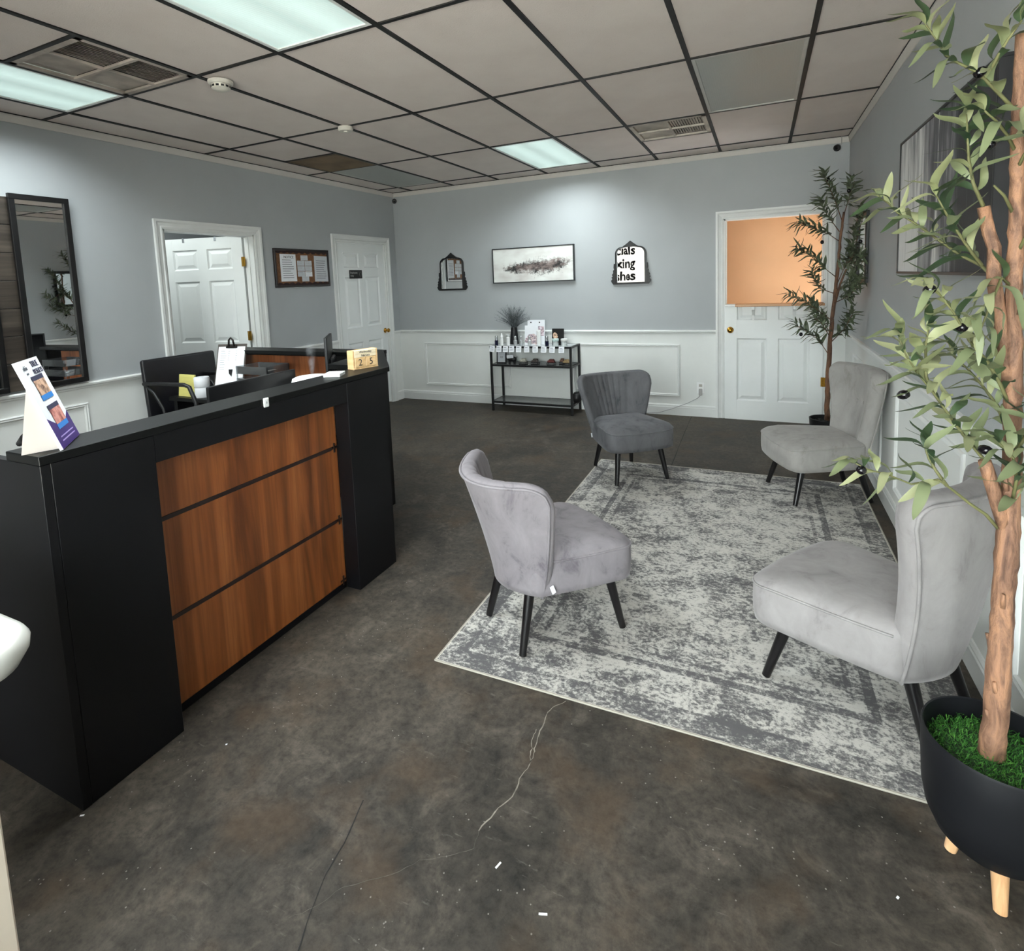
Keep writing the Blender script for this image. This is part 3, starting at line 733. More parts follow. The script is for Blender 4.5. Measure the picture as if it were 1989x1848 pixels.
# ================================================================== VELVET CHAIRS
def chair(kind, mat, loc, ang, label, feet_z):
    """slipper chair facing local +x.  kind 1: channel-tufted flared back, kind 2: taller buttoned back"""
    if kind == 1:
        z0, zs, zt = 0.25, 0.405, 0.75
        FF, FR = (0.235, 0.205), (-0.232, 0.16)
        wb_, wt_, eb, et, cb, ct, cr = 0.195, 0.33, -0.25, -0.385, 0.10, 0.205, 0.075
        hf, hr, ef, er = 0.266, 0.2, 0.265, -0.19
    else:
        z0, zs, zt = 0.235, 0.395, 0.855
        FF, FR = (0.25, 0.215), (-0.25, 0.155)
        wb_, wt_, eb, et, cb, ct, cr = 0.192, 0.308, -0.245, -0.332, 0.07, 0.1, 0.065
        hf, hr, ef, er = 0.28, 0.205, 0.285, -0.19
    root = thing('accent_chair', label, 'chair', loc, ang, 'velvet accent chairs')
    # ---- seat: rounded trapezoid with bowed front, lofted upward and domed
    def outline(n=56, ins=0.0):
        P = [Vector((ef - ins, -hf + ins)), Vector((ef - ins, hf - ins)), Vector((er + ins, hr - ins)), Vector((er + ins, -hr + ins))]
        rad = [0.085, 0.085, 0.04, 0.04]; pts = []
        for k in range(4):
            a, c, d = P[k - 1], P[k], P[(k + 1) % 4]
            u, v = (a - c).normalized(), (d - c).normalized(); r_ = rad[k]
            p0, p1 = c + u * r_, c + v * r_
            for i in range(7):
                t = i / 6; pts.append(p0 * (1 - t) ** 2 + c * 2 * t * (1 - t) + p1 * t * t)
            nx_ = P[(k + 1) % 4]; e_ = c + v * r_; f_ = nx_ - v * rad[(k + 1) % 4]
            for i in range(1, 7): pts.append(e_.lerp(f_, i / 7))
        out = []
        for p in pts:
            bow = 0.03 * (1 - (p.y / hf) ** 2) if p.x > 0.1 else 0
            sb = 0.012 * (1 - ((p.x - 0.04) / 0.3) ** 2) * (1 if p.y > 0 else -1)
            out.append((p.x + bow, p.y + sb))
        return out
    b = B(); ctr = Vector((0.03, 0))
    levels = [(0.93, z0 + 0.004), (0.985, z0 + 0.012), (1.0, z0 + 0.04), (1.005, (z0 + zs) / 2), (1.0, zs - 0.012), (0.985, zs + 0.002), (0.95, zs + 0.014), (0.85, zs + 0.026), (0.6, zs + 0.036), (0.3, zs + 0.04)]
    ol = outline(); rings = []
    for sc_, z in levels:
        rings.append([b.bm.verts.new((ctr.x + (x - ctr.x) * sc_, y * sc_, z - (0.012 if x > 0.2 and z > zs else 0) * (x - 0.2) / 0.1)) for x, y in ol])
    n = len(ol)
    for a, c in zip(rings, rings[1:]):
        for k in range(n): b.bm.faces.new((a[k], a[(k + 1) % n], c[(k + 1) % n], c[k]))
    b.bm.faces.new(rings[-1]); b.bm.faces.new(rings[0][::-1])
    seat = b.make('seat', mat, root, smooth='all')
    pz = zs - 0.004
    pp = [(ctr.x + (x - ctr.x) * 1.0, y * 1.0, pz - (0.012 * (x - 0.2) / 0.1 if x > 0.2 else 0)) for x, y in ol]
    pp = [p for p in pp if p[0] > er + 0.02]
    k0 = max(range(len(pp)), key=lambda i: 0)
    # order so that the open end lies at the back
    seq = [(x, y, z) for x, y, z in pp]
    seq.sort(key=lambda p: math.atan2(p[1], p[0] + 0.12))
    B().tube(seq, 0.0042, 6).make('piping', mat, seat, smooth='all')
    # ---- back shell
    NS, NT = (64, 20)
    def back(s, t, inner):
        a = abs(s); k = cr / wt_
        dz = cr * (1 - math.sqrt(max(0, 1 - max(0, (a - (1 - k)) / k) ** 2))) if a > 1 - k else 0
        sag = 0.024 * (1 - a * a) * t if kind == 1 else 0.01 * a * a
        z = z0 + t * (zt - dz - sag - z0)
        tt = (z - z0) / (zt - z0)
        w_ = wb_ + (wt_ - wb_) * (tt ** 0.9); e0 = eb + (et - eb) * (tt ** 1.25); c_ = cb + (ct - cb) * tt
        if kind == 2: e0 -= 0.032 * math.sin(PI * min(1, tt)) ** 0.8 if 0 < tt < 1 else 0
        if kind == 2: w_ = wb_ + (wt_ - wb_) * tt ** 1.5
        x = e0 + c_ * s * s; y = w_ * s
        nn = Vector((w_, -2 * c_ * s)).normalized()
        th = (0.085 - 0.02 * tt - 0.03 * a ** 3) if kind == 1 else 0.085
        if inner:
            if kind == 1 and a < 0.8 and t > 0.1:
                th -= 0.009 * (1 - abs(math.sin(s * 16.5))) ** 3 * min(1, (0.8 - a) * 6)
            if kind == 2:
                for sy in (-0.19, 0.19):
                    d2 = ((s - sy) * w_) ** 2 + (z - 0.63) ** 2
                    th -= 0.02 * math.exp(-d2 / 0.0012)
            return Vector((x + nn.x * th, y + nn.y * th, z))
        return Vector((x, y, z))
    b = B()
    o = [[b.bm.verts.new(back(-1 + 2 * i / NS, j / NT, False)) for j in range(NT + 1)] for i in range(NS + 1)]
    q = [[b.bm.verts.new(back(-1 + 2 * i / NS, j / NT, True)) for j in range(NT + 1)] for i in range(NS + 1)]
    for i in range(NS):
        for j in range(NT):
            b.bm.faces.new((o[i][j], o[i][j + 1], o[i + 1][j + 1], o[i + 1][j])); b.bm.faces.new((q[i][j], q[i + 1][j], q[i + 1][j + 1], q[i][j + 1]))
    # rounded rim
    bd = [(0, j) for j in range(NT + 1)] + [(i, NT) for i in range(1, NS + 1)] + [(NS, j) for j in range(NT - 1, -1, -1)] + [(i, 0) for i in range(NS - 1, 0, -1)]
    cen = Vector((-0.2, 0, (z0 + zt) / 2)); rim = []
    for (i, j) in bd:
        A, C = o[i][j].co, q[i][j].co; out = ((A + C) / 2 - cen); d_ = (C - A)
        sdir = Vector((0, -1 if i == 0 else (1 if i == NS else 0), 1 if j == NT else (-1 if j == 0 else 0)))
        if sdir.length == 0: sdir = out
        sdir -= d_.normalized() * sdir.dot(d_.normalized())
        if sdir.length > 1e-6: sdir.normalize()
        amt = 0.017 if j > 0 else 0.004
        rim.append([b.bm.verts.new(A.lerp(C, f) + sdir * amt * g) for f, g in ((0.18, 0.7), (0.5, 1.0), (0.82, 0.7))])
    nb = len(bd)
    for k in range(nb):
        k2 = (k + 1) % nb
        A, A2 = o[bd[k][0]][bd[k][1]], o[bd[k2][0]][bd[k2][1]]; C, C2 = q[bd[k][0]][bd[k][1]], q[bd[k2][0]][bd[k2][1]]
        row = [A] + rim[k] + [C]; row2 = [A2] + rim[k2] + [C2]
        for r1, r2, s1, s2 in zip(row, row[1:], row2, row2[1:]): b.bm.faces.new((r1, s1, s2, r2))
    bk = b.make('backrest', mat, root, smooth='all')
    path = [back(-1, t, False) for t in [k / 16 for k in range(17)]] + [back(-1 + 2 * i / 60, 1, False) for i in range(1, 60)] + [back(1, 1 - k / 16, False) for k in range(17)]
    B().tube([p + Vector((-0.003, 0, 0)) for p in path], 0.0055, 8).make('piping', mat, bk, smooth='all')
    if kind == 2:
        for sy in (-0.19, 0.19):
            p = back(sy, (0.63 - z0) / (zt - z0), True) + Vector((0.004, 0, 0))
            B().lathe([(0, 0.004), (0.008, 0.003), (0.0125, 0), (0.0125, -0.003), (0, -0.004)], 14).make('button', mat, bk, smooth='all').matrix_local = Matrix.Translation(p) @ Matrix.Rotation(PI / 2 - 0.1, 4, 'Y')
    if kind == 1:   # little white care label in the side seam
        p = back(-1, 0.13, False)
        b = B().box((-0.001, -0.003, -0.03), (0.016, 0.0, 0.004), mat=Matrix.Translation(p + Vector((0.012, -0.018, 0.0))) @ Matrix.Rotation(-0.35, 4, 'Y'))
        b.make('care_label', PAPER, bk)
    # ---- legs
    i = 0
    for (x, y), (tx, ty) in ((FF, (0.185, 0.165)), ((FF[0], -FF[1]), (0.185, -0.165)), (FR, (-0.165, 0.125)), ((FR[0], -FR[1]), (-0.165, -0.125))):
        B().tube([(tx, ty, z0 + 0.03), (x, y, feet_z[i] + 0.0048)], [0.0225, 0.0145], 16).make('leg', BLKLEG, root, smooth=30); i += 1
    return root
R_ = RT
chair(1, VEL_A, (3.197, -0.005, 0), math.radians(51), 'silver-grey velvet chair seen from behind, nearest the reception desk', (R_, R_, R_, R_))
chair(1, VEL_B, (3.108, 1.98, 0), math.radians(-50), 'dark charcoal velvet chair with channelled back at the far end of the rug', (R_, R_, 0, R_))
chair(2, VEL_C, (4.397, 1.982, 0), math.radians(201), 'taupe-grey velvet chair with two back buttons beside the far olive tree', (R_, R_, 0, 0))
chair(2, VEL_D, (4.389, -0.003, 0), math.radians(147), 'pale grey velvet chair with its back to the foreground olive tree', (R_, R_, 0, 0))

# ================================================================== RECEPTION DESK
FX = 2.225
desk = thing('reception_desk', 'black reception desk with walnut front panels, a raised ledge and a walnut-lined back wing', 'desk', (2.0, -0.4, 0))
def dpart(name, b, mat, smooth=False):
    o = b.make(name, mat, None, smooth); o.parent = desk; o.matrix_parent_inverse = Matrix.Translation((-2.0, 0.4, 0)); return o
Y0, Y1, ZL = -1.402, 0.185, 1.085
dpart('pillar', B().box((2.14, Y0 + 0.0255, 0.0), (FX, -1.078, 1.058), 0.0015), BLACK)
dpart('pillar', B().box((2.14, -0.122, 0.0), (FX, Y1, 1.058), 0.0015), BLACK)
dpart('header_rail', B().box((2.15, -1.0775, 0.965), (FX - 0.001, -0.1225, 1.0575)), BLACK)
dpart('kick_board', B().box((2.10, -1.0775, 0), (2.135, -0.1225, 0.03)), BLACK)
zz = [0.028, 0.366, 0.735, 0.966]
for z0_, z1_ in zip(zz, zz[1:]):
    dpart('front_panel', B().box((2.118, -1.077, z0_ + 0.007), (2.14, -0.165, z1_ - 0.007), 0.001), WALNUT)
    dpart('side_panel', B().box((2.12, -0.163, z0_ + 0.007), (2.139, -0.124, z1_ - 0.007), 0.001), WALNUT)
for z in (0.366, 0.735): dpart('dark_strip', B().box((2.1395, -1.077, z - 0.0085), (2.1425, -0.1645, z + 0.0085), 0.001), pm('dark_brown_strip', (36, 22, 18), 0.5))
dpart('backing', B().box((2.09, -1.077, 0.0), (2.117, -0.123, 1.0)), BLACK)
for z in (0.366, 0.735, 0.05):
    b = B().box((2.139, -0.152, z - 0.024), (2.144, -0.14, z + 0.024), 0.002).box((2.139, -0.168, z - 0.005), (2.1435, -0.124, z + 0.005), 0.002)
    dpart('bracket', b, pm('dark_bronze_bracket', (40, 24, 18), 0.4, 0.3))
dpart('end_panel', B().box((1.42, Y0, 0), (FX, Y0 + 0.025, 1.057), 0.001), BLACK)
dpart('ledge', B().box((2.055, Y0 - 0.002, 1.0585), (FX + 0.003, Y1 + 0.04, ZL), 0.0015), BLKTOP)
b = B(); poly = [(FX + 0.002, Y1 + 0.0405), (1.742, 0.825), (1.66, 0.825), (1.80, Y1 + 0.0405)]
dpart('corner_ledge', b.prism(poly, Matrix.Translation((0, 0, 1.0585)), 0.0262), BLKTOP)
b = B(); pts = [(FX - 0.06, 0.19), (1.73, 0.822), (1.70, 0.822), (FX - 0.09, 0.19)]
dpart('corner_panel', b.prism(pts, Matrix.Identity(4), 1.058), BLACK)
dpart('worktop', B().box((1.42, Y0 + 0.03, 0.722), (2.088, 0.18, 0.75), 0.002), BLKTOP)
dpart('worktop', B().box((0.0, 0.47, 0.722), (1.68, 0.815, 0.75), 0.002), BLKTOP)
dpart('worktop_leg', B().box((0.01, 0.5, 0), (0.05, 0.8, 0.721)), BLACK)
# wing: same ledge, walnut inside face
dpart('wing_ledge', B().box((0.36, 0.70, 1.0585), (1.735, 0.872, ZL), 0.0015), BLKTOP)
dpart('wing_panel', B().box((0.36, 0.826, 0), (1.735, 0.868, 1.0583), 0.001), BLACK)
dpart('wing_rail', B().box((0.36, 0.8165, 1.035), (1.725, 0.8255, 1.058)), BLACK)
dpart('wing_inner_panel', B().box((0.385, 0.8175, 0.755), (1.29, 0.8255, 1.034), 0.001), WALNUTX)
dpart('wing_post', B().box((1.292, 0.8175, 0.755), (1.69, 0.8255, 1.034)), BLACK)
b = B().box((FX, -0.6275, 1.05), (FX + 0.006, -0.6005, 1.088), 0.004, seg=2)
tgp = b.make('wall_switch', WPLA); tag(tgp, 'tiny white rounded tag stuck on the front edge of the desk', 'tag')
text('lettering', '6', 0.014, GINK, frame_mat((FX + 0.0062, -0.614, 1.069), (0, 1, 0), (0, 0, 1)), tgp)
# the tag's back sits against the ledge front
tgp.location.x += 0.003
tgp.name = 'desk_tag'

# ---- on the ledge
# brochure easel
E0 = Vector((2.222, -1.338, ZL)); ud = Vector((-0.771, 0.637, 0)); nrm = Vector((0.637, 0.771, 0))
back_v = (-nrm * 0.085 + Vector((0, 0, 0.262))).normalized()
t = thing('brochure_stand', 'white leaning counter card with before-and-after face photos and a purple foot', 'display card', (2.15, -1.33, ZL))
def ep(u, h, off=0.0):   # point on the card: u along the foot, h up the slope
    nn = ud.cross(back_v); nn = nn if nn.dot(nrm) > 0 else -nn
    return E0 + ud * u + back_v * h + nn * off - Vector((2.15, -1.33, ZL))
WD, HT = 0.188, 0.276
def card_quad(name, mat, u0, u1, h0, h1, off, th=0.0008, poly=None):
    b = B(); pl = poly or [(u0, h0), (u1, h0), (u1, h1), (u0, h1)]
    A = [b.bm.verts.new(ep(u, h, off)) for u, h in pl]; C = [b.bm.verts.new(ep(u, h, off - th)) for u, h in pl]
    n = len(pl); b.bm.faces.new(A); b.bm.faces.new(C[::-1])
    for k in range(n): b.bm.faces.new((A[k], A[(k + 1) % n], C[(k + 1) % n], C[k]))
    return b.make(name, mat, t)
card_quad('card', PAPER, 0, WD, 0.002, HT, 0.0, 0.008)
PURP = pm('deep_purple_print', (62, 38, 112), 0.4); NVY = pm('navy_print', (50, 50, 78), 0.4); BLUE = pm('bright_blue_print', (46, 128, 206), 0.4)
def face_mat(name, a, b_, c):
    mt, nt, bs_ = nodes(name); v = coords(nt)
    L(nt, ramp(nt, noise(nt, v, 45, 3, 0.6, 0.6), [(0.33, s2l(a)), (0.5, s2l(b_)), (0.68, s2l(c))]), bs_.inputs['Base Color']); bs_.inputs['Roughness'].default_value = 0.45
    return mt
SK1 = face_mat('portrait_print_tan', (92, 62, 52), (206, 166, 138), (222, 186, 160)); SK2 = face_mat('portrait_print_pink', (130, 66, 62), (208, 140, 128), (220, 158, 146))
card_quad('purple_foot', PURP, 0, 0, 0, 0, 0.0012, poly=[(0.0, 0.003), (WD, 0.003), (WD, 0.09), (WD * 0.78, 0.07), (0.05, 0.075), (0.0, 0.1)])
for hb_, mt_ in ((0.148, SK1), (0.055, SK2)):
    card_quad('photo_header', NVY, 0.05, 0.15, hb_ + 0.062, hb_ + 0.076, 0.002)
    card_quad('photo', mt_, 0.053, 0.099, hb_ + 0.016, hb_ + 0.062, 0.002); card_quad('photo', mt_, 0.101, 0.148, hb_ + 0.016, hb_ + 0.062, 0.002)
    card_quad('photo_footer', BLUE, 0.05, 0.15, hb_, hb_ + 0.0155, 0.002)
for h in (0.021, 0.033): card_quad('print_line', pm('lilac_print', (170, 150, 210), 0.5), 0.03, 0.16, h, h + 0.0035, 0.0022)
def ctext(body, u, h, size, mat, sx=1.0):
    nn = ud.cross(back_v); nn = nn if nn.dot(nrm) > 0 else -nn
    fm = frame_mat(ep(u, h, 0.0014), ud, back_v)
    return text('lettering', body, size, mat, fm, t, sx=sx)
ctext('TRUE', 0.133, 0.257, 0.026, NVY); ctext('RESULTS', 0.137, 0.234, 0.022, NVY)
ctext('skin', 0.045, 0.252, 0.02, GINK); ctext('care', 0.045, 0.236, 0.01, GINK)
# folded cardboard strut behind
O = Vector((2.15, -1.33, ZL))
tp = [E0 + back_v * (HT - 0.075) + ud * 0.014, E0 + ud * (WD - 0.014) + back_v * (HT - 0.075)]
ft = [E0 - nrm * 0.098 + ud * 0.004, E0 - nrm * 0.098 + ud * (WD - 0.03)]
b = B(); b.quad(tp[0] - O - nrm * 0.009, tp[1] - O - nrm * 0.009, ft[1] - O, ft[0] - O)
q0 = E0 + ud * 0.014 + Vector((0, 0, 0.004)) - nrm * 0.009
b.quad(tp[0] - O - nrm * 0.009, ft[0] - O, q0 - O)
r = bmesh.ops.solidify(b.bm, geom=list(b.bm.faces), thickness=0.002)
b.make('strut', pm('cream_cardboard', (226, 219, 212), 0.8, var=0.03), t)

# wooden perpetual calendar
t = thing('block_calendar', 'wooden perpetual calendar reading Wednesday February 25 on the desk ledge', 'calendar', (2.128, 0.150, ZL), math.radians(-16))
cw, ch, cd = 0.158, 0.1, 0.048   # faces local +x... long side along y
box('base', (-cd, -cw / 2, 0), (0.006, cw / 2, 0.008), BLOCKW, t, 0.001)
box('back_board', (-cd, -cw / 2, 0.008), (-cd + 0.008, cw / 2, ch), BLOCKW, t, 0.002)
box('side_wall', (-cd + 0.008, -cw / 2, 0.008), (0.004, -cw / 2 + 0.01, ch), BLOCKW, t, 0.001)
box('side_wall', (-cd + 0.008, cw / 2 - 0.01, 0.008), (0.004, cw / 2, ch), BLOCKW, t, 0.001)
for k, dg in ((-1, '2'), (1, '5')):
    o = box('number_block', (-0.034, min(0.0015 * k, k * 0.066), 0.0085), (0.006, max(0.0015 * k, k * 0.066), 0.062), BLOCKW, t, 0.0015)
    text('lettering', dg, 0.05, INK, frame_mat((0.0063, k * 0.034, 0.034), (0, 1, 0), (0, 0, 1)), o)
PALEW = pm('pale_wood_strip', (238, 222, 190), 0.6, var=0.04, vs=30)
for z0_, z1_, s, sz in ((0.0625, 0.0795, 'February', 0.015), (0.08, 0.099, 'Wednesday', 0.0165)):
    o = box('name_bar', (-0.03, -cw / 2 + 0.011, z0_), (0.006, cw / 2 - 0.011, z1_), PALEW, t, 0.001)
    text('lettering', s, sz, INK, frame_mat((0.0063, 0.0, (z0_ + z1_) / 2), (0, 1, 0), (0, 0, 1)), o)
t = tag(B().box((-0.045, -0.05, 0), (0.045, 0.05, 0.018), 0.003, seg=2).make('white_box', WPLA), 'small flat white box on the desk ledge left of the calendar', 'box')
t.location = (2.13, -0.095, ZL); t.rotation_euler = (0, 0, math.radians(24)); t.scale = (0.92, 0.92, 0.95)
# humidifier with a thread of mist
t = thing('humidifier', 'white drum-shaped humidifier giving off mist behind the desk ledge', 'humidifier', (1.938, -0.045, 0.75))
B().lathe([(0, 0), (0.1, 0), (0.106, 0.01), (0.106, 0.29), (0.1, 0.31), (0.085, 0.317), (0.03, 0.322), (0.012, 0.318), (0, 0.318)], 40).make('body', WPLA, t, smooth=30)
B().tube([(0.106 * math.cos(a), 0.106 * math.sin(a), 0.27 + 0.016 * math.sin(PI * (a + 0.9) / 1.2)) for a in [-0.9 + 1.2 * k / 12 for k in range(13)]], 0.0015, 6).make('handle_line', pm('pale_grey_seam', (180, 182, 190), 0.5), t, smooth='all')
mt, nt, bs = nodes('mist'); nt.nodes.remove(bs)
vol = nt.nodes.new('ShaderNodeVolumePrincipled'); tc = nt.nodes.new('ShaderNodeTexCoord'); sp = nt.nodes.new('ShaderNodeSeparateXYZ'); L(nt, tc.outputs['Object'], sp.inputs[0])
rr = math_(nt, 'SQRT', math_(nt, 'ADD', math_(nt, 'POWER', sp.outputs[0], 2.0), math_(nt, 'POWER', sp.outputs[1], 2.0)))
lim = math_(nt, 'ADD', 0.010, math_(nt, 'MULTIPLY', sp.outputs[2], 0.14))
core = math_(nt, 'MAXIMUM', math_(nt, 'SUBTRACT', 1.0, math_(nt, 'DIVIDE', rr, lim)), 0.0)
fade = math_(nt, 'MAXIMUM', math_(nt, 'SUBTRACT', 1.0, math_(nt, 'MULTIPLY', sp.outputs[2], 5.6)), 0.0)
nz = ramp(nt, noise(nt, coords(nt, (24, 24, 14)), 1.0, 3), [(0.35, (0,) * 3), (0.7, (1,) * 3)])
L(nt, math_(nt, 'MULTIPLY', math_(nt, 'MULTIPLY', math_(nt, 'MULTIPLY', core, fade), nz), 70.0), vol.inputs['Density'])
vol.inputs['Color'].default_value = (0.95, 0.97, 1, 1); L(nt, vol.outputs[0], nt.nodes['Material Output'].inputs['Volume'])
mo = B().lathe([(0.0, 0.0), (0.011, 0.0), (0.022, 0.08), (0.036, 0.18), (0, 0.18)], 16).make('mist', mt, t)
mo.location = (0, 0, 0.32)

# monitors
def monitor(loc, rz, w_, h_, label, top):
    t = thing('computer_monitor', label, 'monitor', loc, rz)
    z1 = top - loc[2]; z0_ = z1 - h_
    box('screen_bezel', (0.0, -w_ / 2, z0_), (0.018, w_ / 2, z1), BLKPLA, t, 0.004, 2)
    box('display', (-0.001, -w_ / 2 + 0.012, z0_ + 0.018), (0.0, w_ / 2 - 0.012, z1 - 0.012), pm('dark_display', (10, 11, 14), 0.12), t)
    b = B().box((0.018, -w_ * 0.28, z0_ + 0.03), (0.045, w_ * 0.28, z0_ + h_ * 0.62), 0.012, seg=2); b.make('rear_housing', BLKPLA, t)
    box('stand_neck', (0.03, -0.03, 0.012), (0.05, 0.03, z0_ + h_ * 0.5), BLKPLA, t, 0.004)
    B().box((-0.08, -0.12, 0), (0.12, 0.12, 0.012), 0.005).make('stand_base', BLKPLA, t)
    return t
monitor((1.79, -0.29, 0.75), 0.0, 0.52, 0.31, 'black computer monitor seen from behind above the desk ledge', 1.099)
monitor((1.475, 0.585, 0.75), math.radians(37), 0.38, 0.36, 'black monitor turned almost edge-on beside the calendar', 1.21)

# clipboard on an easel, tray, pad, roll
t = thing('clipboard', 'clipboard with a handwritten white form propped upright on the back desk', 'clipboard', (0.50, 0.60, 0.75))
mm = frame_mat((0.0, 0.0, 0.075), (0.95, 0.3, 0), (-0.03, 0.09, 0.3))
b = B().box((-0.115, 0, 0), (0.115, 0.32, 0.004), mat=mm); b.make('board', pm('dark_board', (70, 62, 56), 0.6), t)
b = B().box((-0.106, 0.0, 0.0045), (0.106, 0.3, 0.007), mat=mm); sh = b.make('form_sheet', PAPER, t)
b = B().box((-0.045, 0.288, 0.007), (0.045, 0.31, 0.016), 0.003, mat=mm); b.make('clip', pm('dark_steel_clip', (60, 56, 54), 0.3, 0.8), t)
b = B().tube([mm @ Vector(p) for p in ((-0.022, 0.3, 0.014), (-0.016, 0.345, 0.03), (0, 0.362, 0.034), (0.016, 0.345, 0.03), (0.022, 0.3, 0.014))], 0.007, 8); b.make('clip_lever', pm('dark_steel_clip', (60, 56, 54), 0.3, 0.8), t, smooth='all')
b = B()
for k in range(9):
    for s in range(3):
        x0 = -0.085 + s * 0.06; ww = (0.05, 0.015, 0.012)[s] * rnd.uniform(0.6, 1)
        if k < 5 or s == 0: b.box((x0, 0.265 - k * 0.017, 0.0071), (x0 + ww, 0.2668 - k * 0.017, 0.0074), mat=mm)
b.make('written_lines', GINK, sh)
b = B().box((-0.09, -0.03, 0), (0.09, 0.07, 0.012), 0.002).box((-0.012, 0.02, 0.012), (0.012, 0.035, 0.2)).box((-0.11, -0.035, 0.012), (0.11, -0.005, 0.075), 0.002); b.make('easel', BLKPLA, t)
t = thing('sorter_tray', 'clear two-tier acrylic tray holding keys and pens on the back desk', 'tray', (0.86, 0.6, 0.75))
def open_tray(z):
    b = B(); x, y, h, th = 0.15, 0.1, 0.055, 0.003
    b.box((-x, -y, z), (x, y, z + th)).box((-x, -y, z + th), (-x + th, y, z + h)).box((x - th, -y, z + th), (x, y, z + h)).box((-x + th, y - th, z + th), (x - th, y, z + h)).box((-x + th, -y, z + th), (x - th, -y + th, z + h))
    return b.make('tray', ACRYL, t)
open_tray(0.11); open_tray(0.195)
b = B()
for x in (-0.146, 0.146):
    for y in (-0.096, 0.096): b.box((x - 0.004, y - 0.004, 0), (x + 0.004, y + 0.004, 0.25))
b.make('upright', ACRYL, t)
for k in range(5):
    x = -0.1 + k * 0.045; o = B().tube([(x, -0.05, 0.0), (x + 0.05, 0.04, 0.004)], 0.006, 8).make('pen', (CHROME, BLKPLA, WPLA)[k % 3]); o.location = (0.86, 0.6, 0.75 + (0.121 if k < 3 else 0.206))
    tag(o, ('silver pen lying in the lower acrylic tray', 'black pen lying in the lower acrylic tray', 'white pen lying in the lower acrylic tray', 'silver pen lying in the upper acrylic tray', 'black pen lying in the upper acrylic tray')[k], 'pen', 'pens in the acrylic tray')
t = thing('notepad', 'yellow ruled notepad standing at the left end of the back desk', 'notepad', (0.13, 0.52, 0.75), math.radians(0))
YEL = pm('yellow_paper', (214, 206, 120), 0.7, var=0.04); b = B().box((-0.085, 0, 0), (0.085, 0.012, 0.165), 0.001, mat=Matrix.Rotation(-0.12, 4, 'X')); b.make('pages', YEL, t)
b = B()
for k in range(14): b.box((-0.08, -0.0006, 0.012 + k * 0.01), (0.08, -0.0001, 0.0128 + k * 0.01), mat=Matrix.Rotation(-0.12, 4, 'X'))
b.make('ruled_lines', pm('olive_line', (160, 150, 84), 0.7), t)
t = thing('paper_roll', 'stack of two white paper rolls beside the yellow notepad', 'paper roll', (0.285, 0.545, 0.75))
for z in (0, 0.076): B().lathe([(0.016, z), (0.05, z), (0.053, z + 0.006), (0.053, z + 0.068), (0.05, z + 0.074), (0.016, z + 0.074), (0.016, z)], 28).make('roll', PAPER, t, smooth=30)

# office chair
t = thing('office_chair', 'black office chair with loop armrests behind the reception desk', 'chair', (0.12, 0.64, 0))
bk = B().box((-0.02, -0.25, -0.235), (0.02, 0.37, 0.235), 0.018, seg=3, mat=Matrix.Translation((-0.27, 0, 0.80)) @ Matrix.Rotation(-0.08, 4, 'Y')); bk.make('backrest', pm('black_leatherette', (17, 17, 22), 0.4, var=0.2), t, smooth=40)
box('seat', (-0.2, -0.23, 0.5), (0.27, 0.23, 0.57), pm('black_leatherette', (17, 17, 22), 0.4), t, 0.03, 3)
for s, y in ((-1, -0.245), (1, 0.245)):
    b = B(); pth = [(-0.28, y, 0.855), (-0.1, y, 0.865), (0.18, y, 0.868), (0.23, y, 0.855), (0.29, y, 0.74), (0.27, y, 0.6), (0.2, y * 0.9, 0.53)]
    b.tube(pth, 0.015, 10); b.tube([(-0.26, y, 0.85), (-0.17, y, 0.79), (-0.08, y, 0.68), (-0.04, y, 0.53)], 0.011, 8); b.make('armrest', BLKPLA, t, smooth='all')
B().tube([(0.03, 0, 0.1), (0.03, 0, 0.5)], 0.028, 14).make('gas_lift', BLKPLA, t, smooth=30)
for k in range(5):
    a = 2 * PI * k / 5 + 0.3; b = B(); b.tube([(0.03, 0, 0.1), (0.03 + 0.24 * math.cos(a), 0.24 * math.sin(a), 0.065)], [0.024, 0.015], 10)
    o = b.make('base_arm', BLKPLA, t, smooth=30)
    B().lathe([(0, -0.012), (0.02, -0.012), (0.026, -0.006), (0.026, 0.006), (0.02, 0.012), (0, 0.012)], 16).make('caster', BLKPLA, o, smooth=30).matrix_local = Matrix.Translation((0.03 + 0.24 * math.cos(a), 0.24 * math.sin(a), 0.0265)) @ Matrix.Rotation(PI / 2, 4, 'X')
# stool behind the left end of the ledge: only its black rounded back rest peeks out
t = thing('task_stool', 'black stool whose rounded rest peeks out left of the leaning counter card', 'stool', (1.25, -0.95, 0))
B().tube([(-0.1, -0.03, 0.905), (-0.05, -0.025, 0.935), (0.0, -0.015, 0.945), (0.05, 0.0, 0.935), (0.1, 0.02, 0.905)], [0.012, 0.022, 0.025, 0.022, 0.012], 10).make('back_rest', BLKPLA, t, smooth='all')
B().tube([(0, -0.01, 0.6), (0, -0.015, 0.935)], 0.014, 10).make('back_post', BLKMET, t, smooth=30)
B().lathe([(0, 0.57), (0.16, 0.57), (0.17, 0.59), (0.16, 0.63), (0, 0.64)], 28, c=(0.0, 0.1, 0)).make('seat', BLKPLA, t, smooth=30)
B().tube([(0, 0.1, 0.02), (0, 0.1, 0.57)], 0.02, 12).tube([(0, 0.0, 0.58), (0, -0.012, 0.6)], 0.013, 8).make('post', BLKMET, t, smooth=30)
B().lathe([(0, 0), (0.19, 0), (0.19, 0.012), (0.03, 0.03), (0, 0.03)], 28, c=(0, 0.1, 0)).make('base', BLKMET, t, smooth=30)

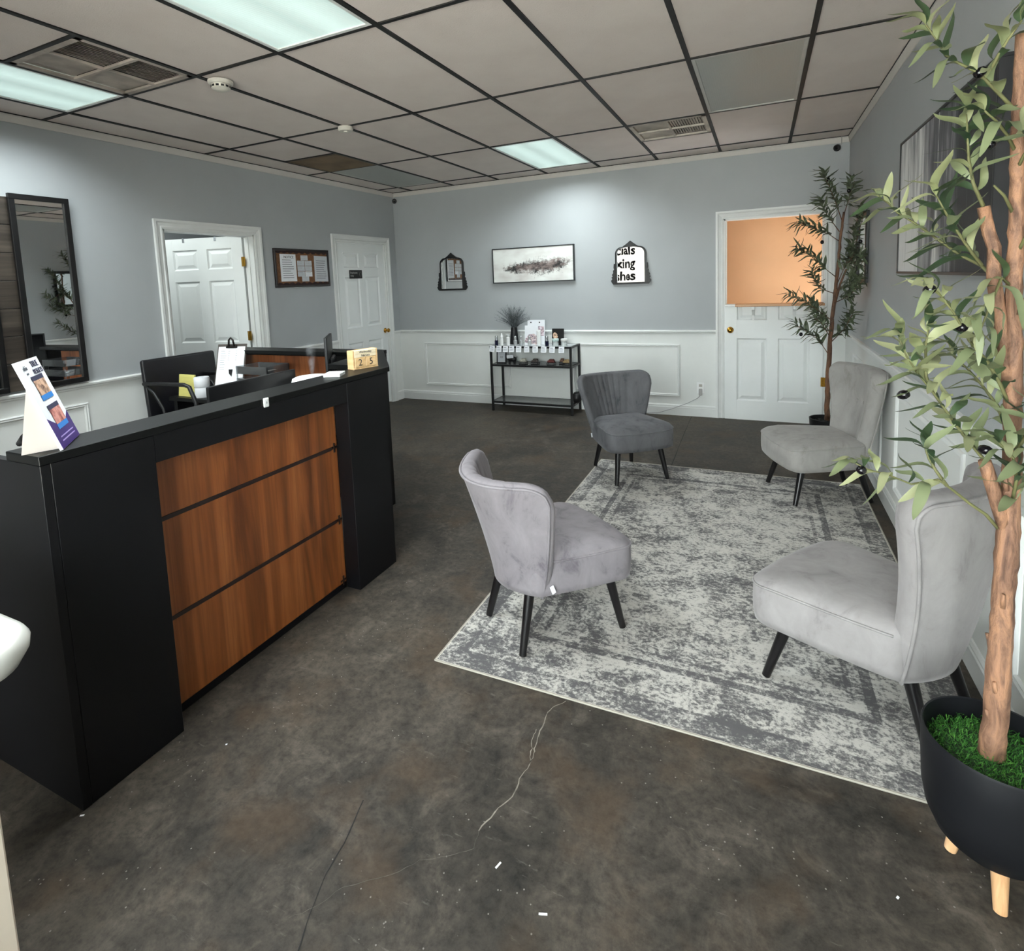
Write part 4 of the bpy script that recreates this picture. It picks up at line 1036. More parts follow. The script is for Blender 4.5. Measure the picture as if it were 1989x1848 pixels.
# ================================================================== LEFT WALL: plank panel, mirrors, notice board
t = thing('plank_panel', 'grey weathered wood plank panel behind the tall mirrors on the left wall', 'wall panel', (XL + 0.012, -0.8, 1.56))
nb = 7; pz0, pz1 = 0.935, 2.18
for k in range(nb):
    a = pz0 + (pz1 - pz0) * k / nb; c = pz0 + (pz1 - pz0) * (k + 1) / nb
    o = box('plank', (-0.011, -0.75, a - 1.56 + 0.002), (0.004 + rnd.uniform(0, 0.004), 0.56, c - 1.56 - 0.002), BARNW, t, 0.0015)
def tall_mirror(y0, y1, z0_, z1_, label, xo, yaw=0.0):
    t = thing('wall_mirror', label, 'mirror', (XL + xo, (y0 + y1) / 2, (z0_ + z1_) / 2), yaw, 'tall black-framed mirrors on the left wall')
    w_, h_ = (y1 - y0) / 2, (z1_ - z0_) / 2; f = 0.034
    b = B()
    for a, c in (((-w_, -h_), (w_, -h_ + f)), ((-w_, h_ - f), (w_, h_)), ((-w_, -h_ + f), (-w_ + f, h_ - f)), ((w_ - f, -h_ + f), (w_, h_ - f))):
        b.box((0, a[0], a[1]), (0.022, c[0], c[1]), 0.002)
    b.make('frame', BLKMET, t); box('mirror_glass', (0.004, -w_ + f, -h_ + f), (0.009, w_ - f, h_ - f), MIRR, t)
tall_mirror(-0.268, 0.083, 0.933, 2.198, 'tall black-framed mirror reflecting the far olive tree, on the left wall', 0.030, math.radians(1.5))
tall_mirror(-0.73, -0.378, 0.937, 1.9, 'black-framed mirror of which only the right edge shows at the left of the photo', 0.022)

t = thing('notice_board', 'dark-framed cork notice board with scalloped border between the two left doors', 'notice board', (XL, 2.262, 1.735))
w_, h_, f = 0.385, 0.195, 0.022
b = B()
for a, c in (((-w_, -h_), (w_, -h_ + f)), ((-w_, h_ - f), (w_, h_)), ((-w_, -h_ + f), (-w_ + f, h_ - f)), ((w_ - f, -h_ + f), (w_, h_ - f))): b.box((0.001, a[0], a[1]), (0.022, c[0], c[1]), 0.002)
b.make('frame', pm('espresso_frame', (26, 16, 14), 0.4), t); box('cork', (0.001, -w_ + f, -h_ + f), (0.008, w_ - f, h_ - f), pm('cork', (116, 80, 52), 0.9, var=0.2, vs=60), t)
for s in (-1, 1):
    poly = [(-w_ + f, 0)]; n = 9; ws = (2 * w_ - 2 * f) / n
    for k in range(n):
        for i in range(1, 7): poly.append((-w_ + f + k * ws + ws * i / 6, 0.012 + 0.016 * math.sin(PI * i / 6)))
    poly.append((w_ - f, 0))
    b = B().prism(poly, frame_mat((0.0082, 0, s * (h_ - f)), (0, 1, 0), (0, 0, -s)), 0.0015 * (-s)); b.make('scalloped_border', pm('maroon_scallop', (44, 22, 20), 0.7), t)
def paper(name, y0, y1, z0_, z1_, label, cat, mat, off, rot=0.0, lines=6, head=None, group=None, qr=False):
    t = thing(name, label, cat, (XL + off, (y0 + y1) / 2, (z0_ + z1_) / 2), 0, group); t.rotation_euler = (rot, 0, 0)
    w2, h2 = (y1 - y0) / 2, (z1_ - z0_) / 2
    sh = box('sheet', (0, -w2, -h2), (0.0012, w2, h2), mat, t)
    b = B(); top = h2 * (0.55 if head else 0.6); 
    for k in range(lines):
        z = top - (top + h2 * 0.75) * k / max(1, lines - 1); wl_ = rnd.uniform(0.55, 0.8) * w2
        b.box((0.0013, -w2 * 0.75, z), (0.0016, -w2 * 0.75 + 2 * wl_ * 0.9, z + min(0.006, h2 * 0.06)))
    b.make('print_lines', GINK, sh)
    if head: text('lettering', head, 0.036, INK, frame_mat((0.0016, 0.01, h2 * 0.78), (0, 1, 0), (0, 0, 1)), sh)
    return t
paper('notice_sheet', 1.955, 2.165, 1.6, 1.875, 'white laminated NOTICE sheet at the left of the notice board', 'notice', PAPER, 0.0105, 0.0, 9, 'NOTICE')
paper('notice_sheet', 2.425, 2.635, 1.59, 1.865, 'shiny plastic-sleeved list at the right of the notice board', 'notice', GPAP, 0.0105, -0.02, 9)
cards = [(2.285, 1.84, 'topmost business card on the notice board')]
for r_ in range(3):
    for c_ in range(2): cards.append((2.232 + c_ * 0.106, 1.785 - r_ * 0.056, '%s %s business card of the six-card block on the notice board' % (('upper', 'middle', 'lower')[r_], ('left', 'right')[c_])))
cards.append((2.287, 1.622, 'lowest business card on the notice board, below the block'))
for y, z, lb in cards: paper('business_card', y - 0.05, y + 0.05, z - 0.026, z + 0.026, lb, 'card', GPAP if rnd.random() < 0.5 else PAPER, 0.0105, rnd.uniform(-0.03, 0.03), 3, group='business cards on the notice board')

# ================================================================== BACK WALL: mirrors, picture, outlet
def ornate_mirror(cx, cz, label, gl):
    t = thing('ornate_mirror', label, 'mirror', (cx, YB, cz), 0, 'small black ornate mirrors on the back wall')
    def arch(w_, h_, r_, bow, n=8):
        p = [(-w_, -h_)]; p += [(-w_ + r_ - r_ * math.cos(PI / 2 * k / n), h_ - r_ + r_ * math.sin(PI / 2 * k / n)) for k in range(n + 1)]
        p += [(x, h_ + bow * (1 - (x / (w_ - r_)) ** 2)) for x in [(-1 + 2 * k / 8) * (w_ - r_) for k in range(1, 8)]]
        p += [(w_ - r_ + r_ * math.sin(PI / 2 * k / n), h_ - r_ + r_ * math.cos(PI / 2 * k / n)) for k in range(n + 1)]
        return p + [(w_, -h_)]
    FM = frame_mat((0, 0, 0), (1, 0, 0), (0, 0, 1))   # local z -> -y (into the room)
    o, i = arch(0.168, 0.2, 0.075, 0.012), arch(0.148, 0.186, 0.062, 0.012)
    b = B(); n = len(o)
    A = [[b.bm.verts.new(FM @ Vector((x, y, z))) for x, y in q] for q, z in ((o, 0.0), (o, 0.018), (i, 0.022), (i, 0.004))]
    for r0, r1 in zip(A, A[1:]):
        for k in range(n): b.bm.faces.new((r0[k], r0[(k + 1) % n], r1[(k + 1) % n], r1[k]))
    b.make('frame', BLKMET, t)
    b = B().prism(i, FM @ Matrix.Translation((0, 0, 0.003)), 0.004); b.make('mirror_glass', gl, t)
    b = B().prism([(-0.085, 0.2), (-0.05, 0.222), (-0.02, 0.245), (0, 0.262), (0.02, 0.245), (0.05, 0.222), (0.085, 0.2), (0, 0.195)], FM @ Matrix.Translation((0, 0, 0.002)), 0.022); b.make('crest', BLKMET, t)
    for s in (-1, 1):
        pr = [(0.165, 0.02), (0.182, 0.02), (0.186, -0.02), (0.18, -0.045), (0.192, -0.055), (0.19, -0.08), (0.205, -0.1), (0.197, -0.115), (0.21, -0.13), (0.2, -0.145), (0.216, -0.165), (0.208, -0.185), (0.19, -0.207), (0.165, -0.207)]
        poly = [(s * x, y) for x, y in pr]; 
        b = B().prism(poly if s < 0 else poly[::-1], FM @ Matrix.Translation((0, 0, 0.002)), 0.02); b.make('scroll', BLKMET, t)
    b = B().prism([(-0.168, -0.207), (0.168, -0.207), (0.168, -0.188), (-0.168, -0.188)], FM @ Matrix.Translation((0, 0, 0.001)), 0.022); b.make('bottom_rail', BLKMET, t)
ornate_mirror(0.523, 1.63, 'small black ornate mirror left of the splatter picture, reflecting the notice board', MIRR)
ornate_mirror(2.752, 1.632, 'small black ornate mirror right of the splatter picture, reflecting window lettering', MIRW)
def art_mat(name, kind):
    mt, nt, bs_ = nodes(name)
    tc = nt.nodes.new('ShaderNodeTexCoord'); sp = nt.nodes.new('ShaderNodeSeparateXYZ'); L(nt, tc.outputs['Object'], sp.inputs[0])
    if kind == 'splatter':
        x, z = sp.outputs[0], sp.outputs[2]
        wob = noise(nt, coords(nt, (3.2, 1, 6)), 1.0, 4, 0.6)
        line = math_(nt, 'ADD', math_(nt, 'MULTIPLY', x, 0.04), math_(nt, 'MULTIPLY', math_(nt, 'SUBTRACT', wob, 0.5), 0.22))
        d = math_(nt, 'ABSOLUTE', math_(nt, 'SUBTRACT', math_(nt, 'ADD', z, 0.03), line))
        endf = math_(nt, 'MULTIPLY', math_(nt, 'POWER', math_(nt, 'ABSOLUTE', math_(nt, 'SUBTRACT', x, 0.05)), 4.0), 2.6)
        rough_ = noise(nt, coords(nt, (26, 1, 30)), 1.0, 5, 0.75)
        k = math_(nt, 'SUBTRACT', math_(nt, 'ADD', math_(nt, 'SUBTRACT', 0.115, d), math_(nt, 'MULTIPLY', math_(nt, 'SUBTRACT', rough_, 0.5), 0.22)), endf)
        wash = ramp(nt, noise(nt, coords(nt, (2.5, 1, 5)), 1.0, 3, 0.6), [(0.4, s2l((226, 228, 224))), (0.75, s2l((186, 180, 176)))])
        ink = ramp(nt, noise(nt, coords(nt, (7, 1, 12)), 1.0, 4, 0.65), [(0.42, s2l((30, 29, 29))), (0.55, s2l((112, 99, 95))), (0.72, s2l((160, 146, 142)))])
        L(nt, mixc(nt, ramp(nt, k, [(0.02, (0,) * 3), (0.07, (1,) * 3)]), wash, ink), bs_.inputs['Base Color'])
    else:
        y, z = sp.outputs[1], sp.outputs[2]
        st = noise(nt, coords(nt, (1, 4.5, 0.6)), 1.0, 5, 0.6, 0.5); fine = noise(nt, coords(nt, (1, 22, 2.2)), 1.0, 4, 0.7)
        k = math_(nt, 'ADD', math_(nt, 'MULTIPLY', st, 0.75), math_(nt, 'MULTIPLY', fine, 0.35))
        # paler towards the far (left) edge and foot
        k = math_(nt, 'ADD', k, math_(nt, 'MULTIPLY', y, 0.3)); k = math_(nt, 'SUBTRACT', k, math_(nt, 'MULTIPLY', z, 0.1))
        c = ramp(nt, k, [(0.42, s2l((40, 40, 44))), (0.52, s2l((88, 88, 93))), (0.6, s2l((150, 149, 152))), (0.7, s2l((222, 221, 220)))])
        for yy in (0.28, -0.02):
            ln = math_(nt, 'LESS_THAN', math_(nt, 'ABSOLUTE', math_(nt, 'SUBTRACT', y, yy)), 0.007)
            c = mixc(nt, math_(nt, 'MULTIPLY', ln, ramp(nt, noise(nt, coords(nt, (1, 1, 3)), 1.0, 2), [(0.4, (0,) * 3), (0.6, (1,) * 3)])), c, s2l((226, 226, 224)))
        L(nt, c, bs_.inputs['Base Color'])
    bs_.inputs['Roughness'].default_value = 0.6; return mt
t = thing('framed_picture', 'wide white canvas with grey and black ink splatter on the back wall', 'picture', (1.615, YB, 1.693))
w_, h_ = 0.51, 0.206
b = B()
for a, c in (((-w_, -h_), (w_, -h_ + 0.012)), ((-w_, h_ - 0.012), (w_, h_)), ((-w_, -h_ + 0.012), (-w_ + 0.012, h_ - 0.012)), ((w_ - 0.012, -h_ + 0.012), (w_, h_ - 0.012))): b.box((a[0], -0.042, a[1]), (c[0], -0.001, c[1]), 0.001)
b.make('frame', pm('graphite_frame', (46, 48, 50), 0.4, 0.3), t); box('canvas', (-w_ + 0.012, -0.035, -h_ + 0.012), (w_ - 0.012, -0.01, h_ - 0.012), art_mat('ink_splatter_print', 'splatter'), t)
t = thing('framed_picture', 'large black and white striped canvas on the right wall behind the olive tree', 'picture', (XR, 0.80, 1.815))
w_, h_, dp = 0.695, 0.345, 0.058
b = B()
for a, c in (((-w_, -h_), (w_, -h_ + 0.012)), ((-w_, h_ - 0.012), (w_, h_)), ((-w_, -h_ + 0.012), (-w_ + 0.012, h_ - 0.012)), ((w_ - 0.012, -h_ + 0.012), (w_, h_ - 0.012))): b.box((-dp, a[0], a[1]), (-0.001, c[0], c[1]), 0.001)
b.make('frame', pm('black_frame', (20, 19, 22), 0.4), t); box('canvas', (-dp + 0.006, -w_ + 0.012, -h_ + 0.012), (-0.01, w_ - 0.012, h_ - 0.012), art_mat('striped_abstract_print', 'stripe'), t)
t = thing('wall_mirror', 'narrow black-framed mirror on the right wall, half hidden by the far olive tree', 'mirror', (XR, 3.03, 1.66))
w_, h_, f = 0.24, 0.27, 0.04
b = B()
for a, c in (((-w_, -h_), (w_, -h_ + f)), ((-w_, h_ - f), (w_, h_)), ((-w_, -h_ + f), (-w_ + f, h_ - f)), ((w_ - f, -h_ + f), (w_, h_ - f))): b.box((-0.022, a[0], a[1]), (-0.001, c[0], c[1]), 0.003)
b.make('frame', BLKMET, t); box('mirror_glass', (-0.01, -w_ + f, -h_ + f), (-0.004, w_ - f, h_ - f), MIRR, t)
t = thing('wall_outlet', 'white wall outlet with a grey plug, low on the back wall beside the half door', 'outlet', (3.462, YB, 0.31))
box('plate', (-0.036, -0.006, -0.058), (0.036, -0.0005, 0.058), WPLA, t, 0.002)
for z in (0.024, -0.024): box('socket', (-0.016, -0.008, z - 0.014), (0.016, -0.006, z + 0.014), pm('socket_grey', (176, 172, 164), 0.5), t, 0.002)
t = thing('power_cord', 'thin grey cord with plug hanging from the outlet to the floor', 'cord', (3.462, YB, 0.286))
box('plug', (-0.017, -0.035, -0.055), (0.017, -0.0085, 0.012), pm('grey_plug', (168, 166, 164), 0.5), t, 0.006, 2)
B().tube([(0.0, -0.022, -0.055), (-0.03, -0.03, -0.085), (-0.13, -0.025, -0.145), (-0.29, -0.025, -0.215), (-0.42, -0.03, -0.262), (-0.6, -0.035, -0.282), (-0.95, -0.05, -0.2825), (-1.2, -0.06, -0.2825)], 0.003, 6).make('cable', pm('grey_cable', (150, 150, 152), 0.5), t, smooth='all')
# ================================================================== CONSOLE TABLE
CX0, CX1, CY0, CY1 = 1.172, 2.165, 3.595, 3.925
t = thing('console_table', 'black metal console table with smoked glass shelves against the back wall', 'table', ((CX0 + CX1) / 2, (CY0 + CY1) / 2, 0))
def rel(x, y, z): return (x - (CX0 + CX1) / 2, y - (CY0 + CY1) / 2, z)
TH = 0.77; s = 0.024
for x in (CX0, CX1 - s):
    for y in (CY0, CY1 - s): box('leg', rel(x, y, 0), rel(x + s, y + s, TH), BLKMET, t, 0.001)
for z in (TH, 0.553, 0.118):
    b = B(); z0_ = z - 0.022
    for y in (CY0, CY1 - s): b.box(rel(CX0 + s, y + 0.001, z0_), rel(CX1 - s, y + s - 0.001, z - 0.001))
    for x in (CX0, CX1 - s): b.box(rel(x + 0.001, CY0 + s, z0_), rel(x + s - 0.001, CY1 - s, z - 0.001))
    b.make('shelf_rail', BLKMET, t)
    box('glass_shelf', rel(CX0 + s, CY0 + s, z - 0.008), rel(CX1 - s, CY1 - s, z - 0.001), FROST if z > 0.7 else SMOKEG, t)
def px(u): return 1.181 + (u - 957) * 0.00636
ZT, ZM, ZB = TH - 0.001, 0.552, 0.117
# vase with feathery grass
t = thing('vase', 'tapered black vase of grey pampas grass on the console table', 'vase', (px(989) + 0.02, 3.8, ZT))
B().lathe([(0, 0), (0.052, 0), (0.054, 0.01), (0.038, 0.19), (0.036, 0.2), (0.03, 0.2), (0.03, 0.18), (0, 0.18)], 24).make('vase_body', BLKPLA, t, smooth=30)
b = B(); PAMP = pm('grey_pampas', (96, 102, 104), 0.9, var=0.2, vs=20)
for k in range(120):
    a = rnd.uniform(0, 2 * PI); sp_ = rnd.random() ** 0.55 * 0.22; h = rnd.uniform(0.36, 0.50) - sp_ * 0.4
    tipx, tipy = sp_ * math.cos(a) * 1.15, sp_ * math.sin(a) * 0.55
    p0 = Vector((rnd.uniform(-0.015, 0.015), rnd.uniform(-0.015, 0.015), 0.17)); p1 = Vector((tipx * 0.35, tipy * 0.35, 0.17 + (h - 0.17) * 0.55)); p2 = Vector((tipx, tipy, h))
    b.tube([p0, p1, p2], [0.0012, 0.001, 0.0004], 3, False)
    for i in range(34):
        f_ = 0.22 + 0.78 * i / 34; c = p0.lerp(p1, f_ * 2) if f_ < 0.5 else p1.lerp(p2, (f_ - 0.5) * 2)
        dd = Vector((rnd.uniform(-1, 1), rnd.uniform(-1, 1), rnd.uniform(-0.1, 1))).normalized() * rnd.uniform(0.015, 0.036)
        sd = dd.cross(Vector((rnd.random(), rnd.random(), 1))).normalized() * 0.0014
        b.bm.faces.new([b.bm.verts.new(c + sd), b.bm.verts.new(c - sd), b.bm.verts.new(c + dd)])
tag(b.make('pampas_plume', PAMP, t), kind='stuff')
# bottles along the front of the top shelf
CLB = glass('clear_bottle_glass', (0.85, 0.88, 0.88), 0.2, 0.05, 0.35)
SILV = pm('silver_cap', (196, 198, 200), 0.25, 0.9)
YBT = 3.66
def bottle(u, kind, label, y=YBT):
    t = thing('bottle', label, 'bottle', (px(u), y, ZT), 0, 'skin care bottles on the console table')
    if kind == 'navy':
        B().lathe([(0, 0), (0.02, 0), (0.021, 0.004), (0.021, 0.055), (0.016, 0.06), (0, 0.06)], 20).make('bottle_body', NAVY, t, smooth=30); B().lathe([(0, 0.06), (0.0165, 0.06), (0.0165, 0.108), (0.015, 0.11), (0, 0.11)], 20).make('cap', SILV, t, smooth=30)
    elif kind == 'spray':
        B().lathe([(0, 0), (0.019, 0), (0.02, 0.004), (0.018, 0.08), (0.011, 0.085), (0.011, 0.092), (0, 0.092)], 20).make('bottle_body', WPLA, t, smooth=30); B().lathe([(0, 0.092), (0.018, 0.092), (0.016, 0.115), (0.008, 0.128), (0.007, 0.142), (0, 0.143)], 20).make('spray_cap', WPLA, t, smooth=30)
    elif kind == 'pump':
        B().lathe([(0, 0), (0.02, 0), (0.021, 0.004), (0.021, 0.09), (0.018, 0.094), (0.012, 0.096), (0.012, 0.106), (0, 0.106)], 20).make('bottle_body', WPLA, t, smooth=30); B().lathe([(0, 0.106), (0.011, 0.106), (0.011, 0.112), (0.017, 0.114), (0.017, 0.126), (0, 0.127)], 20).make('pump_head', pm('grey_white_pump', (206, 208, 208), 0.4), t, smooth=30)
    else:
        B().lathe([(0, 0), (0.02, 0), (0.021, 0.004), (0.021, 0.058), (0.014, 0.066), (0, 0.066)], 20).make('bottle_body', CLB, t, smooth=30); B().lathe([(0, 0.066), (0.0135, 0.066), (0.0135, 0.108), (0.012, 0.11), (0, 0.11)], 20).make('cap', SILV, t, smooth=30)
bottle(965.5, 'navy', 'navy bottle with silver cap at the left end of the console'); bottle(976.3, 'spray', 'white spray bottle with pointed cap on the console')
bottle(989, 'pump', 'white pump bottle in front of the black vase'); bottle(1003.5, 'clear', 'clear bottle with silver cap just right of the white pump bottle')
bottle(1014.5, 'clear', 'clear silver-capped bottle between two others, left edge of the face poster'); bottle(1031, 'clear', 'clear silver-capped bottle in front of the face poster')
bottle(1064, 'navy', 'navy bottle with silver cap left of the black photo card')
for u, m_, lb in ((1080, pm('mint_lid', (206, 228, 226), 0.3), 'pale cosmetic jar with minty lid in front of the black photo card'), (1096, WPLA, 'white cosmetic jar at the right end of the console')):
    t = thing('cosmetic_jar', lb, 'jar', (px(u), YBT, ZT), 0, 'cosmetic jars on the console table')
    B().lathe([(0, 0), (0.032, 0), (0.034, 0.004), (0.034, 0.05), (0.03, 0.054), (0, 0.054)], 24).make('jar_body', pm('frosted_jar', (206, 212, 212), 0.3), t, smooth=30)
    B().lathe([(0, 0.054), (0.036, 0.054), (0.038, 0.058), (0.038, 0.08), (0.035, 0.084), (0, 0.084)], 24).make('lid', m_, t, smooth=30)
t = thing('cream_tube', 'white standing cream tube beside the face poster', 'tube', (px(1046.5), 3.7, ZT))
B().lathe([(0, 0), (0.02, 0), (0.02, 0.02), (0.024, 0.022), (0.026, 0.1), (0.024, 0.165), (0, 0.165)], 20, sy=0.55).make('tube_body', WPLA, t, smooth=30); box('crimp', (-0.027, -0.002, 0.16), (0.027, 0.002, 0.178), WPLA, t)
# posters / cards standing on the console
def stand_card(name, u0, u1, h, y, mat, label, cat, lean=0.1, extra=None, th=0.004, foot=0.075):
    w_ = px(u1) - px(u0); t = thing(name, label, cat, ((px(u0) + px(u1)) / 2, y, ZT))
    RM = Matrix.Rotation(-lean, 4, 'X')
    b = B().box((-w_ / 2, 0, 0), (w_ / 2, th, h), mat=RM); c = b.make('card', mat, t)
    b = B(); b.box((-w_ * 0.3, 0, 0), (w_ * 0.3, 0.002, h * 0.6), mat=Matrix.Translation((0, foot, 0)) @ Matrix.Rotation(math.atan2(foot - 0.1 * h * 0.6, h * 0.6), 4, 'X')); b.make('strut', GPAP, t)
    return t, c, RM, w_
FACE = face_mat('face_poster_print', (70, 52, 96), (200, 176, 178), (232, 224, 234))
t, c, RM, w_ = stand_card('poster_card', 1018.5, 1052, 0.285, 3.79, PAPER, 'tall white poster card with a printed woman face on the console', 'poster')
b = B().box((-w_ * 0.02, -0.0012, 0.1), (w_ * 0.46, 0, 0.21), mat=RM); b.make('print', FACE, c)
for k, x in ((0, -0.3), (1, 0.2)):
    b = B().lathe([(0, -0.0005), (0.009, -0.0005), (0.009, 0.0), (0, 0.0)], 12); 
    for v in b.bm.verts: v.co = RM @ (Matrix.Rotation(PI / 2, 4, 'X') @ v.co + Vector((x * w_, -0.001, 0.255)))
    b.make('dot', INK, c)
t, c, RM, w_ = stand_card('poster_card', 1017, 1043, 0.225, 3.73, PAPER, 'white brochure with purple and gold swirl print in front of the face poster', 'poster', foot=0.045)
b = B().prism([(-w_ * 0.5, 0.03), (w_ * 0.5, 0.0), (w_ * 0.5, 0.1), (w_ * 0.2, 0.13), (-w_ * 0.2, 0.12), (-w_ * 0.46, 0.07)], RM @ frame_mat((0, 0, 0), (1, 0, 0), (0, 0, 1)), 0.0012)
b.make('print', face_mat('swirl_print', (58, 48, 104), (204, 182, 176), (236, 230, 240)), c)
t, c, RM, w_ = stand_card('photo_card', 1070, 1092, 0.19, 3.72, pm('black_card', (14, 13, 13), 0.35), 'black photo card with a pale face, near the right end of the console', 'photo', th=0.005)
b = B().prism([(-0.012 + 0.028 * math.cos(a), 0.118 + 0.04 * math.sin(a)) for a in [2 * PI * k / 14 for k in range(14)]], RM @ frame_mat((0.02, 0, 0), (1, 0, 0.35), (-0.35, 0, 1)), 0.0012); b.make('print', face_mat('pale_face_print', (40, 28, 24), (216, 180, 152), (232, 206, 184)), c)
# price tags clipped to the front rail
for i, u in enumerate((962.5, 975.4, 988.6, 1000, 1014.4, 1029.7, 1045.8, 1062, 1077.5, 1094.6)):
    nm = ('first', 'second', 'third', 'fourth', 'fifth', 'sixth', 'seventh', 'eighth', 'ninth', 'tenth')[i]
    t = thing('price_tag', 'white price tag, %s from the left, hanging on the front rail of the console' % nm, 'price tag', (px(u), CY0 - 0.002, TH + 0.001), 0, 'price tags on the console rail')
    RM = Matrix.Rotation(-0.22, 4, 'X') @ Matrix.Rotation(0.12 if i == 0 else rnd.uniform(-0.06, 0.06), 4, 'Y')
    b = B().box((-0.032, -0.002, -0.07), (0.032, 0, 0.0), mat=RM); c = b.make('tag_card', PAPER, t)
    b = B()
    b.box((-0.024, -0.0024, -0.02), (0.01, -0.0019, -0.013), mat=RM)
    for k in range(3): b.box((-0.024, -0.0024, -0.034 - 0.011 * k), (0.018, -0.0019, -0.031 - 0.011 * k), mat=RM)
    b.make('print_lines', GINK, c)
    b = B().box((-0.032, 0.0, -0.001), (0.032, 0.03, 0.002)); b.make('tag_fold', ACRYL, t)
# middle shelf
t = thing('sign_frame', 'small black frame with a white price notice on the middle shelf', 'frame', (px(972.5), 3.68, ZM), math.radians(4))
w_, h = 0.062, 0.2; RM = Matrix.Rotation(-0.1, 4, 'X')
b = B().box((-w_, 0, 0), (w_, 0.01, h), 0.002, mat=RM); b.make('frame', BLKPLA, t); b = B().box((-w_ + 0.016, -0.001, 0.016), (w_ - 0.016, 0, h - 0.016), mat=RM); c = b.make('sheet', GPAP, t)
text('lettering', '10', 0.035, INK, RM @ frame_mat((0, -0.0014, 0.075), (1, 0, 0), (0, 0, 1)), c)
b = B()
for k in range(4): b.box((-0.03, -0.0014, 0.11 + k * 0.015), (0.03, -0.001, 0.114 + k * 0.015), mat=RM)
b.make('print_lines', GINK, c); b = B().box((-0.02, 0.01, 0.0), (0.02, 0.06, 0.004)); b.make('foot', BLKPLA, t)
t = thing('pig_card_holder', 'black pig-shaped holder with a white card on the middle shelf', 'card holder', (px(994), 3.68, ZM))
b = B(); b.lathe([(0, -0.055), (0.02, -0.05), (0.034, -0.02), (0.036, 0.02), (0.026, 0.05), (0, 0.06)], 18)
for v in b.bm.verts: v.co = Vector((v.co.z, v.co.y * 0.8, v.co.x * 0.85 + 0.056))
b.tube([(-0.05, 0, 0.062), (-0.078, 0, 0.058)], [0.016, 0.011], 10); b.tube([(0.05, 0, 0.065), (0.066, 0, 0.08), (0.062, 0, 0.09)], 0.003, 6)
b.make('body', BLKPLA, t, smooth='all')
for x in (-0.03, 0.032):
    for y in (-0.014, 0.014): B().tube([(x, y, 0), (x, y, 0.035)], [0.007, 0.011], 8).make('leg', BLKPLA, t, smooth=30)
b = B().box((-0.042, -0.031, 0.07), (0.042, -0.028, 0.108), mat=Matrix.Rotation(-0.12, 4, 'Y')); b.make('card', PAPER, t)
for u, w_, mtc, lb in ((1017, 0.045, (196, 194, 180), 'cream wrapped soap on a black rack, first soap from the pig card holder'), (1040, 0.043, (74, 66, 62), 'dark grey-brown soap stack on a black rack on the middle shelf'), (1070.5, 0.045, (110, 52, 46), 'dark red soap on a black rack on the middle shelf'), (1087, 0.028, (112, 82, 62), 'brown soap tucked behind the tan one on the middle shelf'), (1098.5, 0.04, (176, 150, 106), 'tan soap on a black rack at the right end of the middle shelf')):
    yy = 3.74 if u == 1087 else 3.67
    t = thing('soap_rack', lb, 'soap', (px(u), yy, ZM), 0, 'soaps on black racks')
    b = B().box((-w_, -0.03, 0.0), (w_, 0.03, 0.006)).box((-w_, -0.03, 0.024), (w_, 0.03, 0.029))
    for x in (-w_ + 0.003, w_ - 0.003):
        for y in (-0.027, 0.027): b.box((x - 0.003, y - 0.003, 0.006), (x + 0.003, y + 0.003, 0.024))
    b.make('rack', BLKPLA, t)
    b = B().box((-w_ + 0.004, -0.025, 0.03), (w_ - 0.004, 0.025, 0.052), 0.007, seg=2).box((-w_ * 0.55, -0.02, 0.05), (w_ * 0.75, 0.022, 0.068), 0.007, seg=2); b.make('soap_bar', pm('soap_%d' % u, mtc, 0.6, var=0.2, vs=40), t, smooth=40)
t = thing('round_speaker', 'black ball-shaped speaker at the right end of the lowest shelf', 'speaker', (px(1111), 3.77, ZB))
B().lathe([(0, 0.0), (0.03, 0.0), (0.05, 0.018), (0.058, 0.055), (0.05, 0.092), (0.03, 0.11), (0, 0.115)], 26).make('body', BLKPLA, t, smooth='all'); B().lathe([(0.028, 0.111), (0.03, 0.115), (0.0, 0.118)], 20).make('top_ring', BLKMET, t, smooth=30)

# ================================================================== OLIVE TREES
def bark(name, c1, c2):
    mt, nt, b = nodes(name); n = noise(nt, coords(nt, (30, 30, 9)), 1.0, 5, 0.65, 0.8); n2 = noise(nt, coords(nt, (120, 120, 60)), 1.0, 3)
    L(nt, ramp(nt, n, [(0.34, s2l(c1)), (0.5, s2l(tuple((a_ + b2_) // 2 + 8 for a_, b2_ in zip(c1, c2)))), (0.62, s2l(c2))]), b.inputs['Base Color']); b.inputs['Roughness'].default_value = 0.7
    bump(nt, b, math_(nt, 'ADD', n, math_(nt, 'MULTIPLY', n2, 0.4)), 0.8, 0.008); return mt
BARK = bark('tan_bark', (84, 58, 44), (160, 118, 90)); BARK2 = bark('brown_bark', (66, 42, 28), (120, 82, 56)); TWIG = pm('green_twig', (104, 104, 66), 0.7, var=0.15)
def leaf_mat(name, top, under, tip):
    mt, nt, b = nodes(name)
    ge = nt.nodes.new('ShaderNodeNewGeometry'); oi = nt.nodes.new('ShaderNodeObjectInfo')
    a = mixc(nt, math_(nt, 'MULTIPLY', oi.outputs['Random'], 0.8), s2l(top), s2l(tip))
    L(nt, mixc(nt, ge.outputs['Backfacing'], a, s2l(under)), b.inputs['Base Color'])
    b.inputs['Roughness'].default_value = 0.45
    tr = N(nt, 'ShaderNodeBsdfTranslucent'); tr.inputs[0].default_value = s2l(under); mx = nt.nodes.new('ShaderNodeMixShader'); mx.inputs[0].default_value = 0.22
    L(nt, b.outputs[0], mx.inputs[1]); L(nt, tr.outputs[0], mx.inputs[2]); L(nt, mx.outputs[0], nt.nodes['Material Output'].inputs[0]); return mt
LGREEN = leaf_mat('dark_olive_leaf', (34, 56, 38), (128, 138, 102), (62, 82, 54))
